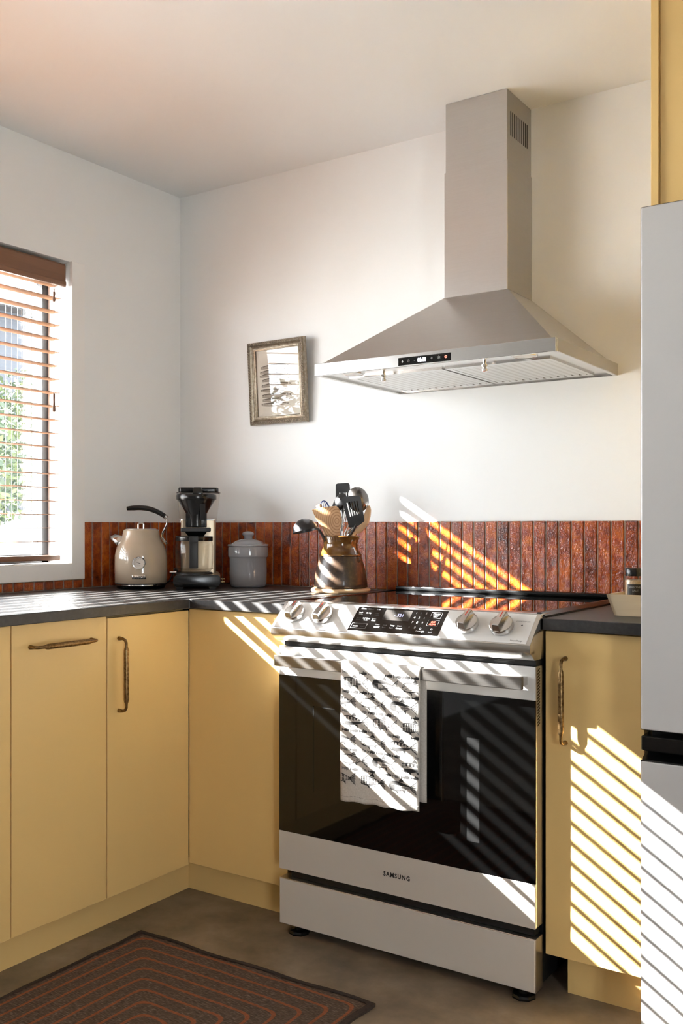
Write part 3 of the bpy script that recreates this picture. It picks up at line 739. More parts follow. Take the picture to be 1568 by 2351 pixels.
# ================================================================== TEA TOWEL
tw0, tw1 = 1.3120, 1.5450
tl = thing('tea_towel', 'folded linen tea towel printed with rows of black fish on the oven handle', 'towel', (1.43, -.79, .42))
def towel_pt(u, s_, off=0.0, back=False):
    """u 0..1 across, s_ metres along the cloth from the top of the bar (positive = front)"""
    x = tw0 + (tw1 - tw0) * u
    ytop, ztop, r_ = -.783, .7795, .0105
    bowl = .004 * math.sin(u * 9 + 1.0) * min(1, max(0, s_) / .18) + .003 * math.sin(u * 4.0) * max(0, s_) / .35
    if s_ >= 0:
        a = min(s_ / r_, PI / 2)
        y_ = ytop - r_ * math.sin(a); z = ztop + .0015 - r_ * (1 - math.cos(a)) - max(0, s_ - r_ * PI / 2)
        y_ -= bowl + .004 * min(1, s_ / .3); x += .004 * s_ / .35 * (1 - 2 * u) * .6
        nrm_ = (0, -math.sin(a), math.cos(a))
    else:
        q = -s_; a = min(q / r_, PI / 2)
        y_ = ytop + r_ * math.sin(a) + .002; z = ztop + .0015 - r_ * (1 - math.cos(a)) - max(0, q - r_ * PI / 2)
        x += .002 + .004 * min(1, q / .03)
        nrm_ = (0, math.sin(a), math.cos(a))
    return (x + nrm_[0] * off, y_ + nrm_[1] * off, z + nrm_[2] * off)
FL = .367
def drop(u): return FL - .004 * u + .0015 * math.sin(u * 25)
MB().grid(lambda u, v: towel_pt(u, v * drop(u)), 26, 60).build('front_fold', 'linen', tl, w=True, smooth=80, solid=.003, fixn=False)
MB().grid(lambda u, v: towel_pt(u, -v * .345), 14, 40).build('back_fold', 'linen', tl, w=True, smooth=80, solid=.003, fixn=False)
mb = MB()
for i in range(60): 
    u = i / 60; s_ = drop(u) - .014
    mb.add([towel_pt(u, s_, .0019), towel_pt(u + .010, s_, .0019), towel_pt(u + .010, s_ + .0011, .0019), towel_pt(u, s_ + .0011, .0019)], [(0, 1, 2, 3)])
mb.build('hem_stitch', 'print_g', tl, w=True, fixn=False)
def fish_outline(n_=14):
    top, bot = [], []
    for i in range(n_ + 1):
        t = i / n_; h = .145 * math.sin(PI * min(1, t * .93 + .07) ** .75) ** .9 * (1 - .25 * t) + .025
        if i == 0: h = .02
        top.append((t * .80, h)); bot.append((t * .80, -h * .92))
    return top, bot
def clipped(mb, pts, mi, umax=1.0, umin=0.0):
    if max(p[0] for p in pts) > umax or min(p[0] for p in pts) < umin: return
    mb.add([towel_pt(p[0], p[1], .0018) for p in pts], [tuple(range(len(pts)))], mi)
TWm = tw1 - tw0
def fish_print(mb, u0, s0, ln, style, flip=False, rnd=random):
    """ln in metres; u0 = head position (left) as fraction"""
    def T(x, y): return (u0 + (x if not flip else 1 - x) * ln / TWm, s0 - y * ln)
    top, bot = fish_outline()
    def seg(i, k0, k1, mi):
        (xa, ta), (xb, tb) = top[i], top[i + 1]; (_, ba), (_, bb) = bot[i], bot[i + 1]
        f = lambda b_, t_, k_: b_ + (t_ - b_) * k_
        clipped(mb, [T(xa, f(ba, ta, k0)), T(xb, f(bb, tb, k0)), T(xb, f(bb, tb, k1)), T(xa, f(ba, ta, k1))], mi)
    nseg = len(top) - 1
    tail = [(.78, .03), (.97, .19), (.94, 0), (.97, -.19), (.78, -.03)]
    if style == 'solid' or style == 'grey':
        mi = 0 if style == 'solid' else 1
        for i in range(nseg): seg(i, 0, 1, mi)
        clipped(mb, [T(*tail[0]), T(*tail[4]), T(*tail[3]), T(*tail[2])], mi); clipped(mb, [T(*tail[0]), T(*tail[2]), T(*tail[1])], mi)
        clipped(mb, [T(.33, .15), T(.5, .15), T(.46, .26)], mi); clipped(mb, [T(.52, -.10), T(.62, -.09), T(.60, -.22)], mi); clipped(mb, [T(.25, -.13), T(.34, -.13), T(.33, -.24)], mi)
        return
    # outline
    for i in range(nseg):
        seg(i, .90, 1.02, 0); seg(i, -.02, .10, 0)
    if style == 'stripe':
        for i in range(nseg):
            (xa, ta), (xb, tb) = top[i], top[i + 1]; ba, bb = bot[i][1], bot[i + 1][1]; xm_ = (xa + xb) / 2
            for q0, q1 in ((.05, .48), (.54, .96)):
                clipped(mb, [T(xa, ba + (ta - ba) * q0), T(xm_, ba + (ta - ba) * q0), T(xm_, ba + (ta - ba) * q1), T(xa, ba + (ta - ba) * q1)], 0)
    elif style == 'dark':
        for i in range(nseg):
            seg(i, .62, .95, 0); 
            if i > 6: seg(i, .2, .5, 1)
        for i in range(0, 4): seg(i, .05, .60, 0)
    elif style == 'belly':
        for i in range(2, nseg): seg(i, .05, .38, 0)
        for i in range(3, nseg, 2): seg(i, .62, .92, 0)
    elif style == 'speck':
        for i in range(nseg): seg(i, .86, .95, 1)
    for q in range({'speck': 110, 'dark': 50, 'belly': 50, 'stripe': 0}[style]):
        t = rnd.random() * .9; i = int(t * nseg); x = .80 * t; h = top[i][1]; y = rnd.uniform(-.8, .85) * h; e = .010
        clipped(mb, [T(x - e, y - e), T(x + e, y - e * .6), T(x + e * .8, y + e), T(x - e * .7, y + e * .8)], 0)
    clipped(mb, [T(.77, .04), T(.77, -.04), T(.93, 0)], 0); clipped(mb, [T(.78, .0), T(.93, -.005), T(.965, -.17)], 1); clipped(mb, [T(.78, .0), T(.965, .17), T(.93, .005)], 1)
    # tail rays
    for q in range(5):
        a = -.19 + .095 * q; clipped(mb, [T(.79, a * .15 - .006), T(.97, a - .010), T(.97, a + .012), T(.79, a * .15 + .008)], 0)
    clipped(mb, [T(.77, .02), T(.97, .18), T(.97, .205), T(.77, .045)], 0); clipped(mb, [T(.77, -.02), T(.97, -.18), T(.97, -.205), T(.77, -.045)], 0)
    clipped(mb, [T(.36, .16), T(.55, .14), T(.53, .20), T(.46, .27)], 0); clipped(mb, [T(.50, -.12), T(.60, -.10), T(.60, -.21)], 0); clipped(mb, [T(.26, -.15), T(.35, -.15), T(.36, -.24)], 0)
    for q in range(8):
        a, b_ = 2 * PI * q / 8, 2 * PI * (q + 1) / 8
        clipped(mb, [T(.075, .035), T(.075 + .02 * math.cos(a), .035 + .02 * math.sin(a)), T(.075 + .02 * math.cos(b_), .035 + .02 * math.sin(b_))], 0)
rf = random.Random(4); pats = ['stripe', 'dark', 'speck', 'belly', 'speck', 'dark', 'belly', 'stripe']
for row in range(6):
    s_ = .034 + row * .0495
    mb = MB()
    for i in range(9):
        fish_print(mb, .012 + i * .1105 + (.005 if row % 2 else 0), s_, .0245, 'solid' if rf.random() > .36 else 'grey', True)
    mb.build('small_fish_row', ['print', 'print_g'], tl, w=True, fixn=False)
    mb = MB(); x0_ = .02 if row % 2 == 0 else -.13
    for i in range(4):
        fish_print(mb, x0_ + i * .385 - .0, s_ + .0245, .080, pats[(row * 3 + i) % 8], False, rf)
    mb.build('large_fish_row', ['print', 'print_g'], tl, w=True, fixn=False)

# ================================================================== RUG
RX0, RX1, RY0, RY1 = .754, 1.512, -2.155, -.955
rg = thing('woven_rug', 'dark brown woven rug with concentric orange lines on the floor', 'rug', ((RX0 + RX1) / 2, (RY0 + RY1) / 2, 0))
rnr = random.Random(3)
def edge_wob(x, y): return .0035 * math.sin(x * 23 + 1) + .003 * math.sin(y * 31 + x * 7)
hw_, hl_ = (RX1 - RX0) / 2, (RY1 - RY0) / 2
def rugpt(u, v, z):
    x = -hw_ + 2 * hw_ * u; y = -hl_ + 2 * hl_ * v; return (x + edge_wob(v * 2, y) * (2 * u - 1), y + edge_wob(x, 1) * (2 * v - 1), z)
mb = MB(); mb.grid(lambda u, v: rugpt(u, v, .0055 + .0006 * math.sin(u * 9) * math.sin(v * 13)), 30, 40)
mb.build('weave', 'rug', rg, smooth=60)
ring_ = [(u / 30, 0) for u in range(31)] + [(1, v / 40) for v in range(1, 41)] + [(u / 30, 1) for u in range(29, -1, -1)] + [(0, v / 40) for v in range(39, 0, -1)]
pth = [rugpt(u, v, .0045) for u, v in ring_]
mb = MB(); pth2 = pth + [pth[0]]
mb.tube(pth2, .0065, 8, caps=False, flat=.6, up=(1, 0, 0)) if False else None
for i in range(len(pth)):
    a, b_ = Vector(pth[i]), Vector(pth[(i + 1) % len(pth)]); 
    ua, va = ring_[i]; ub, vb = ring_[(i + 1) % len(ring_)]
    ia, ib = Vector((a.x - (.014 if ua == 1 else -.014 if ua == 0 else 0), a.y - (.014 if va == 1 else -.014 if va == 0 else 0), .0085)), Vector((b_.x - (.014 if ub == 1 else -.014 if ub == 0 else 0), b_.y - (.014 if vb == 1 else -.014 if vb == 0 else 0), .0085))
    oa, ob = Vector((a.x, a.y, .0075)), Vector((b_.x, b_.y, .0075)); ba, bb = Vector((a.x, a.y, 0)), Vector((b_.x, b_.y, 0))
    mb.add([ia, ib, ob, oa], [(0, 1, 2, 3)]); mb.add([oa, ob, bb, ba], [(0, 1, 2, 3)])
mb.build('binding', 'rug_edge', rg)

# ================================================================== FRAMED PICTURE
pw, ph, pd = .267, .309, .022
pc = thing('picture_frame', 'small ornate antique-silver frame with a sardine print on the wall', 'picture', (.512, -.0065, 1.5145))
pc.rotation_euler = (math.radians(3.6), 0, math.radians(-1.4))
def fr_loop(prof_):
    """mitred sweep: prof_ = (inset from the outer edge, depth towards the viewer)"""
    mb = MB(); k = len(prof_)
    for cx_, cz_ in ((-1, 0), (1, 0), (1, 1), (-1, 1)):
        for ins, dep_ in prof_:
            mb.v.append((cx_ * (pw / 2 - ins), -dep_, ins if cz_ == 0 else ph - ins))
    for c in range(4):
        for i in range(k - 1):
            a = c * k + i; b_ = ((c + 1) % 4) * k + i; mb.f.append((a, b_, b_ + 1, a + 1)); mb.m.append(0)
    return mb
fr_loop([(0, 0), (0, .014), (.002, .019), (.004, .021), (.012, .021), (.0135, .019), (.0165, .015), (.021, .0125), (.024, .0135), (.0255, .0150), (.027, .0150), (.028, .0125), (.0315, .011), (.0325, .0085), (.0325, .004), (.0325, 0)]).build('moulding', 'frame', pc, smooth=40)
mb = MB(); mb2 = MB()
def orn(x, z, dx, dz, i):
    # little curled leaf: two offset lobes
    for s2 in (-1, 1):
        cx_, cz_ = x + dx * s2 * .0022 - dz * s2 * .002, z + dz * s2 * .0022 + dx * s2 * .002
        mb.lathe([(.0001, .0026), (.0016, .0020), (.0024, .0004)], 6, (cx_, -.0208, cz_), 'y', sx=1, sy=1)
def bead(x, z): mb2.lathe([(.0001, .0015), (.001, .001), (.0013, 0)], 6, (x, -.0112, z), 'y')
nx, nz_ = 26, 30
for i in range(nx):
    x = -pw / 2 + .008 + (pw - .016) * i / (nx - 1)
    for z in (.008, ph - .008): orn(x, z, 1, 0, i)
for i in range(1, nz_ - 1):
    z = .008 + (ph - .016) * i / (nz_ - 1)
    for x in (-pw / 2 + .008, pw / 2 - .008): orn(x, z, 0, 1, i)
for v in mb.v: pass
mb.v = [(x, -.0208 - (y + .0208), z) for x, y, z in mb.v]
for i in range(60):
    x = -pw / 2 + .0295 + (pw - .059) * i / 59
    for z in (.0295, ph - .0295): bead(x, z)
for i in range(1, 74):
    z = .0295 + (ph - .059) * i / 74
    for x in (-pw / 2 + .0295, pw / 2 - .0295): bead(x, z)
mb2.v = [(x, -.0112 - (y + .0112), z) for x, y, z in mb2.v]
q = mb.build('leaf_ornament', 'frame', pc, smooth=50); q['kind'] = 'stuff'
q = mb2.build('bead_ornament', 'frame_d', pc); q['kind'] = 'stuff'
fr_loop([(.0036, .0205), (.0036, .0212), (.0126, .0212), (.0126, .0205)]).build('dark_channel', 'frame_d', pc)
iw, ih = pw - .065, ph - .065
MB().box(-iw / 2, iw / 2, -.0040, -.001, .0325, ph - .0325).build('print_sheet', 'paper', pc)
def sardine(z0, x0, ln, th_, droop):
    mb = MB(); n_ = 18
    def P(t, k_, lift): 
        x = x0 + ln * t; mid = z0 + droop * (math.sin(t * 2.4 + .2) - .2)
        h = th_ * (math.sin(PI * min(1, .06 + t * .98)) ** .65) * (1 - .35 * t) + .0008
        return (x, -.0043 - lift, mid + h * k_)
    for i in range(n_):
        a, b_ = i / n_ * .86, (i + 1) / n_ * .86
        mb.add([P(a, -1, 0), P(b_, -1, 0), P(b_, 1, 0), P(a, 1, 0)], [(0, 1, 2, 3)], 1)
        mb.add([P(a, .35, .0002), P(b_, .35, .0002), P(b_, 1, .0002), P(a, 1, .0002)], [(0, 1, 2, 3)], 0)
        mb.add([P(a, -1.12, .0002), P(b_, -1.12, .0002), P(b_, -.92, .0002), P(a, -.92, .0002)], [(0, 1, 2, 3)], 0)
        if i > 4: mb.add([P(a, -.25, .0002), P(b_, -.25, .0002), P(b_, -.05, .0002), P(a, -.05, .0002)], [(0, 1, 2, 3)], 2)
    e = P(.86, 0, 0); tp = x0 + ln
    mb.add([e, (tp, e[1], e[2] - th_ * .9 - .002), (tp - .012, e[1], e[2] - .001), (tp, e[1], e[2] + th_ * .7 - .002)], [(0, 1, 2), (0, 2, 3)], 0)
    c = P(.07, .1, .0003)
    for k_, (r_, mi) in enumerate(((.0024, 2), (.0012, 0))):
        mb.poly([(c[0] + r_ * math.cos(a * PI / 5), c[1] - .0002 * (k_ + 1), c[2] + r_ * math.sin(a * PI / 5)) for a in range(10)], mi)
    return mb.build('printed_fish', ['fish_dark', 'fish_mid', 'fish_light'], pc, fixn=False)
rs = random.Random(9)
for i, zz in enumerate((.212, .194, .181, .164, .144, .128, .108, .092, .076)):
    sardine(zz, -iw / 2 + .020 + rs.uniform(-.006, .006), .145 + rs.uniform(-.008, .008), .0072 if i != 6 else .010, .006 * (1 if i < 5 else -.3))
MB().box(-iw / 2, iw / 2, -.0078, -.0063, .0325, ph - .0325).build('glazing', 'glass', pc)
# ================================================================== KETTLE
kt = thing('electric_kettle', 'taupe electric kettle with chrome spout and round temperature gauge', 'kettle', (.182, -.397, CT), YAW)
MB().lathe([(.080, 0), (.084, .002), (.0855, .008), (.088, .0105), (.088, .0125)], 48).build('power_base', 'blackp', kt, smooth=40)
MB().lathe([(.086, .0120), (.0885, .0128), (.0885, .0158), (.086, .0165)], 48).build('chrome_ring', 'chrome', kt, smooth=40)
MB().lathe([(.085, .0160), (.0905, .0175), (.0905, .0200), (.085, .0205)], 48).build('bottom_band', 'blackm', kt, smooth=40)
body = [(.0905, .0196), (.0925, .0215), (.0928, .06), (.0926, .100), (.0918, .117), (.0895, .133), (.0850, .148), (.0790, .160), (.0725, .1705), (.0680, .182), (.0652, .194), (.0636, .204), (.0622, .2085), (.0590, .2100)]
kb_ = MB().lathe(body + [(.0560, .2095), (.0001, .2095)], 64).build('body', 'kettle', kt, smooth=60)
MB().lathe([(.0555, .2090), (.0555, .2118), (.0520, .2128), (.0001, .2130)], 48).build('lid', 'kettle', kt, smooth=40)
MB().tube(smooth_path([(-.0100, 0, .210), (-.0100, 0, .226), (-.0075, 0, .2315), (0, 0, .2325), (.0075, 0, .2315), (.0100, 0, .226), (.0100, 0, .210)], 5), .0028, 10).build('lid_loop', 'chrome', kt, smooth=60)
# spout: tapering beak
mb = MB(); rings = []
k = 24
for cx_, cz_, ra, rb_, nx_, nz2 in ((-.060, .158, .0235, .0235, -.86, .51), (-.080, .1705, .0195, .0175, -.86, .51), (-.1035, .1862, .0128, .0120, -.50, .866)):
    ax = Vector((nx_, 0, nz2)).normalized(); e1 = Vector((0, 1, 0)); e2 = ax.cross(e1)
    for j in range(k):
        a = 2 * PI * j / k; mb.v.append(tuple(Vector((cx_, 0, cz_)) + e1 * (rb_ * math.cos(a)) + e2 * (ra * math.sin(a))))
for i in range(2):
    for j in range(k): mb.f.append((i * k + j, i * k + (j + 1) % k, (i + 1) * k + (j + 1) % k, (i + 1) * k + j)); mb.m.append(0)
mb.build('spout', 'steel_h', kt, smooth=60, solid=.0012)
hp = smooth_path([(-.0500, 0, .2850), (-.0265, 0, .2872), (-.0012, 0, .2878), (.0240, 0, .2850), (.0480, 0, .2780), (.0700, 0, .2675), (.0870, 0, .2560)], 5)
hd = MB().tube(hp, lerp_list([.0070, .0092, .0092, .0092, .0090, .0088, .0080], len(hp)), 14, flat=1.25).build('handle', 'blackp', kt, smooth=60)
MB().tube([(.0835, 0, .2585), (.0930, 0, .2520)], [.0082, .0078], 14, flat=1.2).build('handle_cap', 'chrome', kt, smooth=50)
np_ = smooth_path([(.0900, 0, .2540), (.0940, 0, .2417), (.0905, 0, .2248), (.0810, 0, .2045), (.0755, 0, .1880), (.0800, 0, .1730), (.0925, 0, .1570)], 6)
MB().tube(np_, lerp_list([.0035, .0030, .0030, .0035, .0045, .0050, .0045], len(np_)), 12, flat=2.3).build('handle_neck', 'chrome', kt, smooth=60)
def kcyl(x, z, off=0.0, r0=.0928):
    a = x / r0; return ((r0 + off) * math.sin(a), -(r0 + off) * math.cos(a), z)
gx, gz = .0115, .093
a0 = gx / .0928
gm = Matrix.Rotation(a0, 4, 'Z')
def gpt(u, d_, v): 
    p = gm @ Vector((u, -.0928 - d_, 0)); return (p.x, p.y, gz + v)
def disc(mb, r0, r1, d0, d1, k=36, mi=0):
    o = len(mb.v)
    for r_, d_ in ((r0, d0), (r1, d1)):
        for j in range(k): mb.v.append(gpt(r_ * math.cos(2 * PI * j / k), d_, r_ * math.sin(2 * PI * j / k)))
    for j in range(k): mb.f.append((o + j, o + (j + 1) % k, o + k + (j + 1) % k, o + k + j)); mb.m.append(mi)
mb = MB(); disc(mb, .0230, .0230, -.006, .0045); disc(mb, .0230, .0215, .0045, .0070); disc(mb, .0215, .0190, .0070, .0065); disc(mb, .0190, .0185, .0065, .0030)
ga = mb.build('gauge', 'chrome', kt, smooth=40)
mb = MB(); mb.poly([gpt(.0188 * math.cos(2 * PI * j / 36), .0032, .0188 * math.sin(2 * PI * j / 36)) for j in range(36)])
mb.build('dial', 'beige_dial' if 'beige_dial' in M else 'whiteglass_shade', ga, fixn=False)
mb = MB()
for i in range(11):
    a = math.radians(220 - 26 * i); mb.add([gpt(.0135 * math.cos(a), .0035, .0135 * math.sin(a)), gpt(.0165 * math.cos(a - .03), .0035, .0165 * math.sin(a - .03)), gpt(.0165 * math.cos(a + .03), .0035, .0165 * math.sin(a + .03))], [(0, 1, 2)])
a = math.radians(160); mb.add([gpt(.0130 * math.cos(a), .0040, .0130 * math.sin(a)), gpt(.006 * math.cos(a + PI) + .0006, .0040, .006 * math.sin(a + PI) + .001), gpt(.006 * math.cos(a + PI) - .0006, .0040, .006 * math.sin(a + PI) - .001)], [(0, 1, 2)])
letter(mb, 'HADEN', .0034, lambda x, z: gpt(x, .0036, z), 'CENTER', dx=0, dy=-.0105)
mb.build('dial_marks', 'blackm', ga, fixn=False)
mb = MB(); mb.grid(lambda u, v: kcyl(-.0120 + .0480 * u, .0365 + .0145 * v, .0012), 12, 1)
bg = mb.build('badge', 'steel_h', kt, smooth=60, solid=.001, fixn=False)
mb = MB(); letter(mb, 'HADEN', .0120, lambda x, z: kcyl(x, z, .0020), 'LEFT', .0003, dx=.0030, dy=.0395, sx=.82)
for i in range(14):
    a, b_ = 2 * PI * i / 14, 2 * PI * (i + 1) / 14
    for r0_, r1_ in ((.0032, .0042), (.0, .0015)):
        mb.add([kcyl(-.0055 + r0_ * math.cos(a), .0437 + r0_ * math.sin(a), .002), kcyl(-.0055 + r1_ * math.cos(a), .0437 + r1_ * math.sin(a), .002), kcyl(-.0055 + r1_ * math.cos(b_), .0437 + r1_ * math.sin(b_), .002), kcyl(-.0055 + r0_ * math.cos(b_), .0437 + r0_ * math.sin(b_), .002)], [(0, 1, 2, 3)])
mb.build('badge_lettering', 'grey_ink', bg, fixn=False)
MB().tube(smooth_path([(.06, .060, .008), (.085, .09, .02), (.095, .12, .05), (.10, .15, .066), (.097, .19, .05), (.09, .215, .004)], 6), .0028, 8).build('power_cord', 'blackm', kt, smooth=60)

# ================================================================== COFFEE MAKER
cr = YAW + .12
ca, sa = math.cos(cr), math.sin(cr)
fx, fy = .4095, -.3531                           # front bottom middle of its base
cm = thing('coffee_maker', 'black and champagne drip coffee maker with glass carafe beside the kettle', 'coffee maker', (fx - sa * .15, fy + ca * .15, CT), cr)
def rrect(x0, x1, z0, z1, r_, k=5):
    out = []
    for cx_, cz_, a in ((x1 - r_, z1 - r_, 0), (x0 + r_, z1 - r_, PI / 2), (x0 + r_, z0 + r_, PI), (x1 - r_, z0 + r_, 1.5 * PI)):
        for i in range(k + 1): out.append((cx_ + r_ * math.cos(a + PI / 2 * i / k), cz_ + r_ * math.sin(a + PI / 2 * i / k)))
    return out
MB().prism(rrect(-.080, .080, .011, .050, .014), -.145, .150, 'y').build('base', 'beige_metal', cm, smooth=40)
bf = MB().prism(rrect(-.082, .082, .010, .0505, .014), -.153, -.140, 'y').build('front_plate', 'blackp', cm, bevel=.0015, smooth=40)
for x_ in (-.060, .055):
    for y_ in (-.135, .125): MB().hexa([(x_ - .010, y_ - .012, 0), (x_ + .010, y_ - .012, 0), (x_ + .010, y_ + .012, 0), (x_ - .010, y_ + .012, 0), (x_ - .014, y_ - .014, .012), (x_ + .014, y_ - .014, .012), (x_ + .014, y_ + .014, .012), (x_ - .014, y_ + .014, .012)]).build('foot', 'blackm', cm)
MB().prism(rrect(-.064, .064, .035, .150, .010, 4), .048, .243, 'z').build('tower', 'beige_metal', cm, smooth=40)
mb = MB(); 
tk = [(-.064, -.0), ]
def rring(hx, hy0, hy1, r_, z): return [(x_, y_, z) for x_, y_ in rrect(-hx, hx, hy0, hy1, r_, 5)]
ra_, rb2 = rring(.068, .020, .152, .018, .243), rring(.079, .008, .158, .020, .345)
n_ = len(ra_)
mb.add(ra_ + rb2, [(i, (i + 1) % n_, n_ + (i + 1) % n_, n_ + i) for i in range(n_)] + [tuple(range(n_))])
tank = mb.build('water_tank', 'glass2', cm, smooth=40)
mb = MB(); ra2, rb3 = rring(.0695, .018, .154, .018, .2425), rring(.0695, .018, .154, .018, .2465); mb.add(ra2 + rb3, [(i, (i + 1) % n_, n_ + (i + 1) % n_, n_ + i) for i in range(n_)]); mb.build('tank_rim', 'steel_h', tank)
mb = MB()
for i in range(9): mb.box(-.0785 + .0011 * (8 - i) * .9, -.0775 + .0011 * (8 - i) * .9, .045, .055 + .006 * (i % 2), .255 + i * .0095, .2558 + i * .0095)
mb.build('tank_scale', 'grey_ink', tank)
MB().prism(rrect(-.072, .074, .012, .155, .016), .3455, .3635, 'z').build('tank_lid', 'blackp', cm, bevel=.003, smooth=40)
mb = MB(); ra3, rb4 = rring(.077, .010, .157, .019, .3440), rring(.081, .006, .160, .020, .3462); mb.add(ra3 + rb4, [(i, (i + 1) % n_, n_ + (i + 1) % n_, n_ + i) for i in range(n_)] + [tuple(range(n_, 2 * n_))]); mb.build('tank_lip', 'blackp', cm)
# brew basket
byc = -.062
bk = MB().lathe([(.0355, .222), (.0365, .262), (.0385, .270), (.0660, .3150), (.0660, .3175)], 48, (-.004, byc, 0)).build('brew_basket', 'blackp', cm, smooth=40)
MB().box(-.041, .033, byc - .030, byc + .030, .2175, .270).build('basket_block', 'blackp', cm, bevel=.003, smooth=40)
rb = MB(); 
for i in range(15): rb.box(-.037 + i * .0046, -.0345 + i * .0046, byc - .0312, byc - .0295, .221, .250)
rb.build('basket_ribs', 'blackp', bk)
MB().hexa([(.010, byc - .036, .243), (.028, byc - .036, .243), (.028, byc - .030, .243), (.010, byc - .030, .243), (.010, byc - .058, .302), (.028, byc - .058, .302), (.028, byc - .045, .302), (.010, byc - .045, .302)]).build('basket_grip', 'blackm', bk, bevel=.001, seg=1)
li = MB().lathe([(.0665, .3160), (.0705, .3165), (.0715, .3200), (.0715, .3315), (.0700, .3345), (.0600, .3360), (.0001, .3362)], 48, (-.004, byc, 0)).build('basket_lid', 'blackp', cm, smooth=35)
MB().hexa([(-.016, byc - .050, .335), (.020, byc - .050, .335), (.020, byc + .010, .335), (-.016, byc + .010, .335), (-.014, byc - .045, .358), (.015, byc - .045, .358), (.014, byc + .005, .364), (-.013, byc + .005, .364)]).build('lid_knob', 'blackp', li, bevel=.003, smooth=40)
MB().box(-.012, .012, byc, .012, .348, .353).build('outlet_arm', 'steel_h', cm)
MB().box(-.058, .046, byc - .034, .040, .2015, .2160).build('basket_bracket', 'blackm', cm, bevel=.002, seg=1)
MB().hexa([(-.032, byc - .02, .186), (.022, byc - .02, .186), (.022, byc + .03, .186), (-.032, byc + .03, .186), (-.044, byc - .032, .2016), (.034, byc - .032, .2016), (.034, byc + .04, .2016), (-.044, byc + .04, .2016)]).build('drip_valve', 'blackp', cm)
MB().lathe([(.064, .0495), (.066, .0505), (.066, .0555), (.062, .0575), (.0001, .0575)], 40, (-.012, byc, 0)).build('hot_plate', 'blackm', cm, smooth=40)
ccx = -.012
cf = MB().lathe([(.0001, .0590), (.052, .0590), (.060, .0625), (.0650, .072), (.0668, .090), (.0668, .150), (.0655, .163), (.0620, .1700)], 48, (ccx, byc, 0)).build('carafe', 'glass2', cm, smooth=60)
MB().lathe([(.0600, .1690), (.0660, .1690), (.0665, .1715), (.0665, .1835), (.0650, .1855), (.0001, .1860)], 48, (ccx, byc, 0)).build('carafe_lid', 'blackp', cf, smooth=35)
hb_ = MB(); yF = byc - .0665
hb_.box(ccx - .014, ccx + .016, yF - .026, yF + .004, .163, .1865); hb_.box(ccx - .014, ccx + .016, yF - .026, yF - .013, .074, .166)
hb_.build('carafe_handle', 'blackm', cf, bevel=.002, smooth=40)
MB().lathe([(.0668, .0), (.0674, .0015), (.0668, .003)], 48, (ccx, byc, .0685)).build('carafe_band', 'glass2', cf)
MB().tube([(-.080, .045, .052), (-.104, .045, .052)], [.0042, .0042], 12).build('side_switch', 'chrome', cm, smooth=50)
mb = MB(); mb.box(.083, .097, -.060, -.052, .031, .0345); mb.box(.083, .097, -.060, -.052, .0205, .024); mb.build('side_clips', 'brass', cm)

# ================================================================== CANISTER
cn = thing('lidded_canister', 'glossy grey-blue ceramic canister with a domed knob lid', 'canister', (.456, -.128, CT), YAW)
MB().lathe([(.0001, .001), (.060, .001), (.0640, .003), (.0672, .012), (.0682, .05), (.0684, .106), (.0700, .1085), (.0728, .111), (.0735, .116), (.0735, .143), (.0715, .1475), (.066, .1480)], 56).build('jar', 'canister', cn, smooth=50)
ldn = MB().lathe([(.069, .1482), (.0742, .1490), (.0752, .1525), (.0738, .1560), (.0660, .1580), (.0570, .1620), (.0440, .1690), (.0280, .1745), (.0170, .1765), (.0001, .1768)], 56).build('lid', 'canister', cn, smooth=50)
MB().lathe([(.0170, .1755), (.0150, .1800), (.0165, .1850), (.0215, .1900), (.0222, .1945), (.0195, .1990), (.0110, .2025), (.0001, .2035)], 36).build('lid_knob', 'canister', ldn, smooth=60)

# ================================================================== CROCK ON ITS BOARD
cxw, cyw = .893, -.173
o = MB().lathe([(.0001, 0), (.095, 0), (.0995, .003), (.1010, .007), (.0995, .011), (.095, .014), (.0001, .014)], 56, (0, 0, 0)).build('round_board', 'wood', smooth=50)
o.location = (cxw, cyw, CT); OFF[o.name] = (cxw, cyw, CT); tag(o, 'round pale wooden board under the utensil crock', 'board')
crz = CT + .014
ckr = thing('utensil_crock', 'brown salt-glazed stoneware crock full of cooking utensils', 'crock', (cxw, cyw, crz), YAW)
MB().lathe([(.0001, .001), (.086, .001), (.0905, .004), (.0900, .015), (.0860, .045), (.0800, .070), (.0730, .095), (.0705, .106), (.0690, .1075)], 56).build('belly', 'crock', ckr, smooth=60)
nk = MB().lathe([(.0680, .1065), (.0725, .1085), (.0728, .1125), (.0700, .1150), (.0640, .1240), (.0585, .1370), (.0570, .1470), (.0590, .1590), (.0640, .1690), (.0655, .1725), (.0635, .1745), (.0605, .1715), (.0545, .150), (.0540, .135), (.0600, .115), (.065, .09), (.075, .04), (.078, .008), (.0001, .006)], 56).build('neck', 'honey', ckr, smooth=60)
for sx_, yo in ((1, -.040), (-1, -.012)):
    mb = MB(); pts = []
    for i in range(22):
        a = i / 21 * 2.6 * PI; r_ = .0135 * (1 - i / 21 * .62); pts.append((sx_ * (.0600 - .004 + r_ * math.cos(a + PI / 2) * .9), yo - .004 + (-.002 if i > 10 else 0), .0965 + r_ * math.sin(a + PI / 2)))
    mb.tube(pts, lerp_list([.0036, .0034, .003, .0034], len(pts)), 8); mb.build('scroll_lug', 'honey', ckr, smooth=60)

